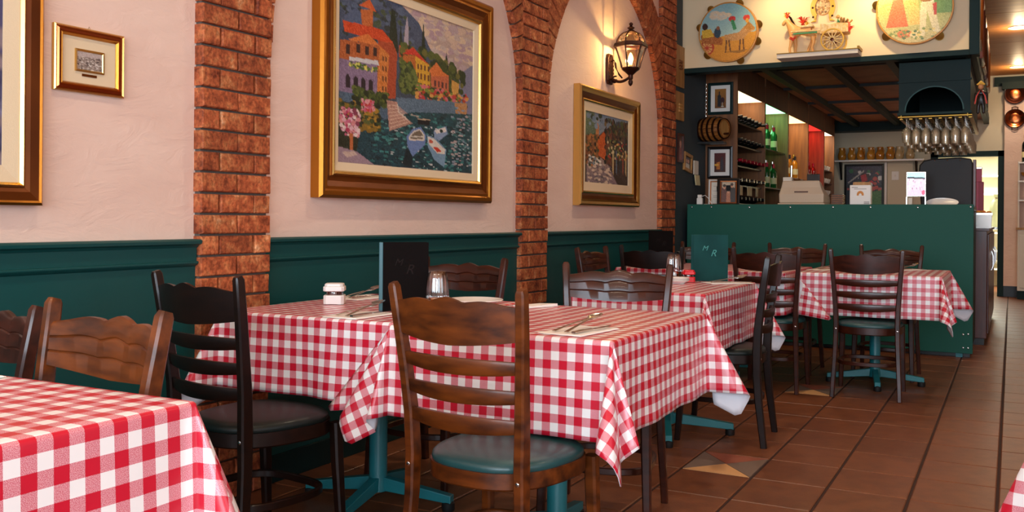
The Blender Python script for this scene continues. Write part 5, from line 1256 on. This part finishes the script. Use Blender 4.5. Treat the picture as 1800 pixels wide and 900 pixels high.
g.build('straw_bundle', 'wood_light', t); G().sphere((.12, 0, .215), .030, 10, (1, 1, .8)).build('cargo_basket', 'cart_cream', t, smooth=True); G().tube([(.15, 0, .2), (.155, 0, .25), (.15, 0, .275)], [.016, .014, .004], 8).build('driver', 'cart_green', t, smooth=True); G().sphere((.152, 0, .295), .016, 10).build('driver_head', 'horse_tan', t, smooth=True); tuft((.245, -.03, .17), 10, .04, 'cart_red', 'rear_tassel', 2.)
# pictures along the passage side of the header
for k, (y, hh) in enumerate(((8.72, .50), (9.45, .55), (10.2, .50), (10.95, .52), (11.75, .48))):
    t = thing('framed_picture', ['glossy brown picture frame at corner post on header side', 'second brown picture frame along header side from corner post', 'third brown picture frame along header side from corner post', 'fourth brown picture frame along header side from corner post', 'last brown picture frame along header side from corner post'][k], 'picture', (HX1 + .05, y, 2.78), PI / 2)
    rect_ring(G(), .52, hh, [(0, 0), (0, .022), (.02, .03), (.045, .02), (.045, 0)]).build('frame', 'cabinet_wood' if k % 2 else 'gold_dark', t, bevel=.002); Paint(12, 12, ['5a3a30', '3a4a50', '6a5a40', '4a3040', '50503a'][k], k).dabs(40, (0, 1, 0, 1), .1, .1, ['8a6a50', '3a3028', 'a89070', '5a6a60']).build('print', .43, hh - .09, 'painted_glossy', t, y=-.008)
# puppet hanging on the corner post
t = thing('hanging_puppet', 'little puppet in black with red sashes hanging on the corner post', 'puppet', (-.225, 8.33, 1.93))
mat('puppet_skin', 'c88a5c', .5)
skin('body', [(0, 0, .12), (0, 0, .17), (.0, 0, .195), (-.035, 0, .16), (-.042, -.01, .10), (.035, 0, .16), (.042, -.01, .10), (-.018, 0, .06), (-.02, -.005, .0), (.018, 0, .06), (.02, -.005, .0)], [(0, 1), (1, 2), (1, 3), (3, 4), (1, 5), (5, 6), (0, 7), (7, 8), (0, 9), (9, 10)], [.026, .026, .012, .013, .010, .013, .010, .015, .011, .015, .011], 'black_satin', t, 1)
G().sphere((0, 0, .215), .020, 10, (1, 1, 1.15)).build('head', 'puppet_skin', t, smooth=True); G().tube([(-.028, -.004, .232), (0, -.004, .250), (.028, -.004, .232)], [.006, .016, .006], 8).build('hat', 'cart_yellow', t, smooth=True)
for s in (-1, 1): G().tube([(s * .006, -.030, .185), (s * .03, -.026, .14), (s * .042, -.012, .08)], None, sq=(.010, .004)).build('sash', 'cart_red', t)
G().tube([(0, 0, .25), (0, .0, .46)], .0015, 5).build('string', 'iron', t)
# lamps above the header
mat('lamp_glow', 'fff0c0', .3, emit='ffd890', estr=20)
for k, (x, lb) in enumerate(((-.95, 'black spot lamp aimed at the guitar player tambourine'), (-1.75, 'black spot lamp aimed at the toy horse cart'))):
    t = thing('spot_lamp', lb, 'lamp', (x, 7.82, HC)); d = (Vector((x + .05, HY, 2.75)) - Vector((x, 7.82, 3.08))).normalized(); Q = d.to_track_quat('Z', 'Y').to_matrix().to_4x4()
    G().tube([(0, 0, 0), (0, 0, -.12)], .008, 8).build('stem', 'black', t); G().lathe([(.04, 0), (.04, -.015), (.001, -.016)], 16).build('ceiling_rose', 'black', t, smooth=True); Mh = Matrix.Translation((0, 0, -.12)) @ Q
    G().lathe([(.001, -.06), (.025, -.055), (.032, -.02), (.042, .05), (.040, .05), (.03, -.01), (.001, -.02)], 18, M=Mh).build('shade', 'black', t, smooth=True); G().lathe([(.001, .02), (.02, .015), (.024, .0), (.015, -.01)], 12, M=Mh).build('bulb', 'lamp_glow', t, smooth=True)
    spot('header_light', tuple(Vector((x, 7.82, 3.08)) + d * .06), 24 if k == 0 else 13, (1, .76, .42), 2.3, .9, .03, (x + .05, HY, 2.75))
# ================================================================== RECESSED CEILING LAMPS
DL = [(.05, 11.66), (.06, 14.62), (.05, 8.7)] + [(x, y) for x in (-1.5, 1.2) for y in (-.6, 1.6, 3.8, 6.0)]
dl = thing('recessed_lamp', 'round recessed ceiling lamp in the timber ceiling', 'lamp', (0, 0, HC), group='recessed ceiling lamps')
mat('downlight_glow', 'fff0d0', .4, emit='ffe0a8', estr=9)
G().lathe([(.105, .001), (.105, -.008), (.085, -.006), (.082, .0)], 28).build('trim_ring', 'white_plastic', dl, smooth=True); G().lathe([(.083, -.001), (.001, -.002)], 24).build('lens', 'downlight_glow', dl)
for k, (x, y) in enumerate(DL):
    if k == 0: dl.location = (x, y, HC)
    else: dup(dl, (x, y, HC))
    spot('downlight', (x, y, HC - .012), 62 if y < 8 else 40, (1, .84, .64), 2.5, .8, .07)
    if y > 8: point('added_ceiling_glow', (x, y, HC - .11), 9, (1, .74, .44), .05)  # extra point light added under each passage lamp to brighten the ceiling boards
dup(dl, (-.62, 10.95, 2.574), 0, 'small added lamp in the bar soffit, unseen behind the hanging cabinet')  # added lamp, out of view, put in to light the jug wall
spot('downlight', (-.62, 10.95, 2.555), 75, (1, .90, .74), 2.9, .6, .07, (-1.5, 15.2, 1.7))  # added spot of the unseen soffit lamp, brightens the bar's back wall
# ================================================================== FAR END
My = Matrix.Rotation(PI / 2, 4, 'X')
for z, lb, hd_ in ((2.90, 'round copper pan with dark rim, upper of two on the cream pier', 1), (2.555, 'round copper pan with two black handles, lower of two on cream pier', 2)):
    t = thing('copper_pan', lb, 'pan', (.025, YB - .12, z)); G().lathe([(.001, .012), (.09, .014), (.10, .022), (.125, .030), (.135, .024), (.12, .002), (.001, 0)], 32, M=My).build('dish', 'copper_dark' if hd_ == 1 else 'copper', t, smooth=True); G().lathe([(.001, .020), (.05, .022), (.075, .016), (.078, .012)], 24, M=My).build('centre', 'copper', t, smooth=True); G().tube([(.13 * math.cos(2 * PI * k / 32), -.026, .13 * math.sin(2 * PI * k / 32)) for k in range(32)], .007, 6, loop=True).build('rim', 'iron', t, smooth=True)
    for s in ((1,) if hd_ == 1 else (1, -1)): G().tube([(-.035, -.02, s * .13), (-.04, -.02, s * .16), (0, -.02, s * .172), (.04, -.02, s * .16), (.035, -.02, s * .13)], .006, 6).build('handle', 'iron', t, smooth=True)
t = thing('wall_shelves', 'pale open wall shelves over a cupboard at the far pier', 'shelf', (.40, YB - .12, 0))
G().box(-.33, -.31, -.26, 0, 1.0, 1.93).build('side', 'paper', t); G().box(.31, .33, -.26, 0, 1.0, 1.93).build('side', 'paper', t)
for z in (1.92, 1.66, 1.39): G().box(-.33, .33, -.27, 0, z - .02, z).build('shelf', 'white_plastic', t)
G().box(-.33, .33, -.34, 0, .12, .97).build('cupboard', 'paper', t); G().box(-.35, .35, -.36, 0, .97, 1.0).build('cupboard_top', 'wood_light', t); G().box(-.33, .33, -.32, 0, 0, .12).build('plinth', 'green_dark', t); o = G().box(-.31, .0, -.355, -.34, .16, .90).build('door', 'paper', t, bevel=.006); G().sphere((-.04, -.365, .55), .012, 8).build('knob', 'iron', o)
wb = make_bottle('wine_bottle', 'tall dark wine bottle on top of the far wall shelves', [(r * 1.25, z * 1.25) for r, z in WINE], 'bottle_dark', 'foil_red', 'label_cream', 'far shelf things', .07, .15); wb.location = (.16, YB - .22, 1.92); del wb['group']
t = thing('fruit_bowl', 'small footed amber bowl on the far wall shelves', 'bowl', (.19, YB - .22, 1.66)); G().lathe([(.03, 0), (.012, .02), (.03, .05), (.075, .085), (.085, .12), (.08, .12), (.06, .085), (.001, .06)], 20).build('bowl', 'ceramic_mustard', t, smooth=True); G().lathe([(.001, 0), (.035, 0), (.035, .006), (.012, .012)], 16).build('foot', 'ceramic_mustard', t, smooth=True)
# kitchen seen through the doorway
t = thing('strip_light', 'bright fluorescent strip light in the kitchen', 'lamp', (-.35, 16.6, 2.22)); mat('strip_glow', 'ffffff', .4, emit='f4ffea', estr=7); G().box(-.5, .5, -.06, .06, 0, .05).build('tube_cover', 'strip_glow', t, bevel=.01); G().box(-.52, .52, -.07, .07, .05, .08).build('housing', 'white_plastic', t); G().tube([(-.4, 0, .08), (-.4, 0, .53)], .006, 6).build('hanger', 'steel', t); G().tube([(.4, 0, .08), (.4, 0, .53)], .006, 6).build('hanger', 'steel', t)
area_light('kitchen_light', (-.35, 16.6, 2.2), (0, 0, 0), 1.0, .4, 130, (.95, 1, .86))
t = thing('kitchen_shelving', 'white kitchen shelving stacked with supplies behind the doorway', 'shelf', (-.45, 17.75, 0))
for x in (-.45, .45): G().box(x - .015, x + .015, -.2, .2, 0, 1.9).build('upright', 'white_plastic', t)
for z in (.3, .6, .9, 1.2, 1.55, 1.85): G().box(-.45, .45, -.2, .2, z - .02, z).build('shelf', 'white_plastic', t)
mat('sack', 'e6ecd0', .8, c2='c8d0a8', nscale=5, bump=.3, bscale=12)
t = thing('paper_sack', 'pale crumpled sack standing in the kitchen doorway', 'sack', (-.20, 16.2, 1.0)); G().loft([[(.11 * f * math.cos(2 * PI * k / 16) * (1 + .1 * math.sin(k * 3)), .09 * f * math.sin(2 * PI * k / 16), z) for k in range(16)] for f, z in ((.9, 0), (1.05, .1), (1.0, .25), (.8, .38), (.35, .44), (.5, .5))]).build('sack', 'sack', t, smooth=True); G().lathe([(.05, .43), (.055, .44), (.05, .45)], 12).build('tie', 'steel', t)
t = thing('kitchen_bench', 'steel kitchen bench behind the doorway', 'bench', (-.35, 16.2, 0)); G().box(-.55, .35, -.2, .2, .96, 1.0).build('top', 'steel', t); G().box(-.55, .35, -.18, .2, .45, .48).build('undershelf', 'white_plastic', t)
for x, y in ((-.52, -.17), (.32, -.17), (-.52, .17), (.32, .17)): G().box(x - .02, x + .02, y - .02, y + .02, 0, .96).build('leg', 'steel', t)
# ================================================================== ON THE TABLES
ZT = .7475
def cutlery_set(x, y, rz, where, zt=ZT):
    """folded napkin with fork, spoon and knife: four things"""
    n = thing('paper_napkin', 'folded white paper napkin under cutlery, ' + where, 'napkin', (x, y, zt), rz, 'napkins with cutlery')
    G().box(-.072, .072, -.118, .118, 0, .0012).build('lower_fold', 'napkin', n); g = G(); g.loft([[(-.071, -.116, .0012), (.070, -.117, .0012), (.070, .115, .0012), (-.070, .116, .0012)], [(-.070, -.115, .002), (.069, -.116, .004), (.069, .113, .003), (-.069, .115, .002)]]); g.build('upper_fold', 'napkin', n)
    R2 = Matrix.Rotation(rz, 3, 'Z')
    def at(dx, dy): v = R2 @ Vector((dx, dy, 0)); return (x + v.x, y + v.y, zt + .0045)
    f = thing('fork', 'steel fork on white napkin, ' + where, 'fork', at(-.025, .01), rz - .14, 'forks'); f.rotation_euler = (.13, 0, rz - .14); f.location.z += .0125
    G().tube([(0, -.095, .001), (0, -.04, .003), (0, .02, .004), (0, .045, .002)], None, sq=[(.013, .0025), (.008, .003), (.006, .003), (.010, .002)], up=(0, 0, 1)).build('handle', 'steel', f, smooth=True)
    g = G(); g.loft([[(-.005, .042, .001), (.005, .042, .001), (.005, .042, .003), (-.005, .042, .003)], [(-.012, .058, .0), (.012, .058, .0), (.012, .058, .002), (-.012, .058, .002)]]); g.build('neck', 'steel', f)
    for k in range(4): xx = -.0102 + k * .0068; G().tube([(xx, .056, .001), (xx, .078, .001), (xx, .095, .005)], [.0018, .0017, .0012], 6).build('tine', 'steel', f, smooth=True)
    s = thing('spoon', 'steel spoon beside fork, ' + where, 'spoon', at(.008, .005), rz - .02, 'spoons'); s.rotation_euler = (.17, 0, rz - .02); s.location.z += .0165
    G().tube([(0, -.095, .001), (0, -.04, .003), (0, .03, .005), (0, .055, .004)], None, sq=[(.013, .0025), (.008, .003), (.006, .003), (.008, .002)], up=(0, 0, 1)).build('handle', 'steel', s, smooth=True)
    rings = []
    for q in range(8):
        a = q / 7; yy = .050 + .058 * a; ww = .021 * math.sin(PI * (.08 + .90 * a)) ** .6; zz = .006 - .006 * math.sin(PI * a); rings.append([(-ww, yy, .007), (-ww * .5, yy, zz * .4 + .001), (ww * .5, yy, zz * .4 + .001), (ww, yy, .007), (ww * .5, yy, zz * .4 + .003), (-ww * .5, yy, zz * .4 + .003)])
    G().loft(rings).build('bowl', 'steel', s, smooth=True)
    k = thing('table_knife', 'steel table knife at napkin edge, ' + where, 'knife', at(.042, .0), rz - .02, 'table knives')
    G().tube([(0, -.105, .004), (0, -.06, .005), (0, .0, .005)], None, sq=[(.013, .006), (.012, .007), (.009, .005)], up=(0, 0, 1)).build('handle', 'steel', k, smooth=True)
    g = G(); g.prism([(-.005, 0), (.007, 0), (.010, .05), (.009, .09), (.002, .115), (-.004, .11)], .0045, .0055, 'z'); g.build('blade', 'chrome', k)
cutlery_set(-1.125, 2.555, -.10, 'by corner of aisle table')
cutlery_set(-1.95, 2.597, -.02, 'in front of tall black menu', .7445)
cutlery_set(-2.375, 3.165, -.05, 'wall side behind square white shaker', .7445)
cutlery_set(-1.315, 4.90, -.9, 'beside teal menu')
cutlery_set(-1.10, 6.62, -.6, 'far left corner of table before the counter corner')
cutlery_set(-.63, 6.93, -.6, 'chair side of table before the counter corner')
cutlery_set(-1.715, .99, 0, 'in front of warm brown scalloped chair', .7775)
t = thing('paper_napkin', 'lone folded white napkin at back edge of aisle table', 'napkin', (-1.585, 3.19, ZT), -.35); G().box(-.05, .05, -.07, .07, 0, .0015).build('lower_fold', 'napkin', t); g = G(); g.loft([[(-.049, -.069, .0015), (.049, -.069, .0015), (.049, .068, .0015), (-.049, .068, .0015)], [(-.048, -.068, .003), (.048, -.068, .006), (.049, .067, .010), (-.048, .067, .004)]]); g.build('upper_fold', 'napkin', t)
# square cheese shaker
def shaker(label, x, y, rz, m, zt, s=1.):
    t = thing('cheese_shaker', label, 'shaker', (x, y, zt), rz, scale=s); c = .010
    def sq(w, z): return [(w - c, -w, z), (w, -w + c, z), (w, w - c, z), (w - c, w, z), (-w + c, w, z), (-w, w - c, z), (-w, -w + c, z), (-w + c, -w, z)]
    G().loft([sq(.036, 0), sq(.037, .002), sq(.037, .031), sq(.035, .033)]).build('base', m, t, bevel=.002)
    G().lathe([(.030, .032), (.031, .036), (.031, .044), (.029, .048)], 20).build('glass_band', 'glass_clear', t, smooth=True); G().lathe([(.026, .032), (.026, .048)], 16, cap=True).build('contents', 'cabinet_wood', t)
    G().loft([sq(.036, .047), sq(.038, .049), sq(.038, .062), sq(.036, .065)]).build('lid', m, t, bevel=.002); G().loft([sq(.034, .065), sq(.033, .073), sq(.030, .075)]).build('lid_cap', m, t, bevel=.002)
    return t
shaker('square white plastic shaker with glass band on the wall table', -2.295, 2.885, .55, 'white_plastic', .7445, 1.05)
# upturned tumbler on an amber candle glass
def tumbler(label, x, y, zt, facets, amber, group=None):
    t = thing('tumbler', label, 'glass', (x, y, zt + .052)); n = facets * 4; rings = []
    for r, z in ((.039, 0), (.0395, .004), (.038, .03), (.035, .065), (.031, .085), (.026, .094), (.001, .096)):
        rings.append([(r * (1 + .035 * math.cos(facets * 2 * PI * k / n)) * math.cos(2 * PI * k / n), r * (1 + .035 * math.cos(facets * 2 * PI * k / n)) * math.sin(2 * PI * k / n), z) for k in range(n)])
    G().loft(rings, cap=False).build('wall', 'glass_clear', t, smooth=True); inner = [[(p[0] * .92, p[1] * .92, p[2] * .96 + .001) for p in r] for r in rings]; G().loft(inner, cap=False).build('inner_wall', 'glass_clear', t, smooth=True)
    b = thing('candle_glass', 'short amber candle glass under ' + ('the fluted tumbler' if facets < 20 else 'the cut crystal tumbler'), 'candle holder', (x, y, zt)); G().lathe([(.001, .002), (.036, .0), (.040, .004), (.041, .03), (.039, .05), (.036, .052), (.036, .012), (.001, .010)], 24).build('cup', 'glass_lamp', b, smooth=True); G().lathe([(.001, .010), (.034, .011), (.034, .040), (.001, .042)], 20).build('wax', amber, b, smooth=True)
mat('amber_wax', 'c07a34', .4); mat('dark_wax', '4a2018', .35)
tumbler('clear fluted tumbler upside down beside the tall black menu', -1.775, 2.80, .7445, 12, 'amber_wax')
tumbler('cut crystal tumbler upside down beside the red shaker', -1.60, 4.88, ZT, 22, 'dark_wax')
PL = [(.001, 0), (.062, 0), (.066, .004), (.098, .016), (.108, .020), (.107, .023), (.095, .020), (.064, .008), (.001, .006)]
t = thing('dinner_plate', 'white dinner plate behind the fluted tumbler', 'plate', (-1.815, 3.13, .7445)); G().lathe(PL, 40).build('dish', 'white_china', t, smooth=True); G().lathe([(.107, .0195), (.109, .021), (.107, .0235)], 40).build('rim', 'white_china', t, smooth=True)
sp = None
for k in range(3):
    t = thing('side_plate', ['small white side plate at the bottom of stack by red shaker', 'small white side plate in middle of stack by red shaker', 'small white side plate on top of stack by red shaker'][k], 'plate', (-1.525, 4.72, ZT + k * .007), 0, 'stacked side plates'); g = G().lathe([(r * .55, z * .75) for r, z in PL], 28); g.build('dish', 'white_china', t, smooth=True)
shaker('red plastic shaker with glass band beside teal menu', -1.512, 4.855, .5, 'red_plastic', ZT, .86)
# menus
def letters(txt, size, m, parent, mtx, name='lettering', shear=.35):
    cu = bpy.data.curves.new('text', 'FONT'); cu.body = txt; cu.size = size; cu.shear = shear; cu.extrude = .0004
    tmp = bpy.data.objects.new('tmp', cu); col.objects.link(tmp); bpy.context.view_layer.update(); me = bpy.data.meshes.new_from_object(tmp); bpy.data.objects.remove(tmp)
    me.materials.clear(); me.materials.append(MATS[m]); o = bpy.data.objects.new(name, me); col.objects.link(o); o.parent = parent; o.matrix_local = mtx; return o
mat('menu_black', '100b0a', .85, bump=.1, bscale=200, spec=.08); mat('menu_teal', '184644', .8, c2='133a39', nscale=8, spec=.15); mat('menu_ink', '468f88', .6, spec=.2); mat('menu_ink_dark', '1c1311', .7, spec=.1); mat('menu_spine', '2c5a62', .4)
def menu(label, x, y, zt, rz, w, h, m_cover, ink, m_spine):
    t = thing('menu_folder', label, 'menu', (x, y, zt), rz); op = math.radians(16)
    for s, nm in ((0, 'front_cover'), (1, 'back_cover')):
        M_ = Matrix.Translation((-w / 2, 0, 0)) @ Matrix.Rotation(op * s, 4, 'Z'); o = G().box(0, w, s * .004, s * .004 + .004, 0, h, M_).build(nm, m_cover, t, bevel=.001)
    G().box(-w / 2 - .010, -w / 2 + .004, -.002, .012, 0, h).build('spine', m_spine, t, bevel=.002)
    G().box(-w / 2 + .006, w / 2 - .01, .0045, .0065, .006, h - .008).build('page', 'paper', t)
    MR = Matrix.Rotation(PI / 2, 4, 'X')
    letters('M', h * .15, ink, t, Matrix.Translation((-w * .24, -.0006, h * .66)) @ MR); letters('R', h * .20, ink, t, Matrix.Translation((w * .0, -.0006, h * .54)) @ MR)
menu('tall black menu folder with teal spine standing on the wall table', -1.905, 2.79, .7445, math.radians(33), .165, .245, 'menu_black', 'menu_ink_dark', 'menu_spine')
menu('teal menu folder with script letters standing beside red shaker', -1.43, 4.98, ZT, math.radians(16), .185, .25, 'menu_teal', 'menu_ink', 'menu_teal')
menu('black menu folder standing on wall table by last pillar', -2.30, 6.72, ZT, math.radians(18), .17, .245, 'menu_black', 'menu_ink_dark', 'menu_black')
t = thing('tumbler', 'small clear tumbler beside menu on wall table by last pillar', 'glass', (-2.17, 6.80, ZT)); G().lathe([(.001, .006), (.026, .006), (.028, 0), (.034, .09), (.0325, .09), (.027, .012), (.001, .010)], 20).build('wall', 'glass_clear', t, smooth=True); G().lathe([(.034, .088), (.0355, .092), (.0325, .092)], 20).build('rim', 'glass_wine', t, smooth=True)
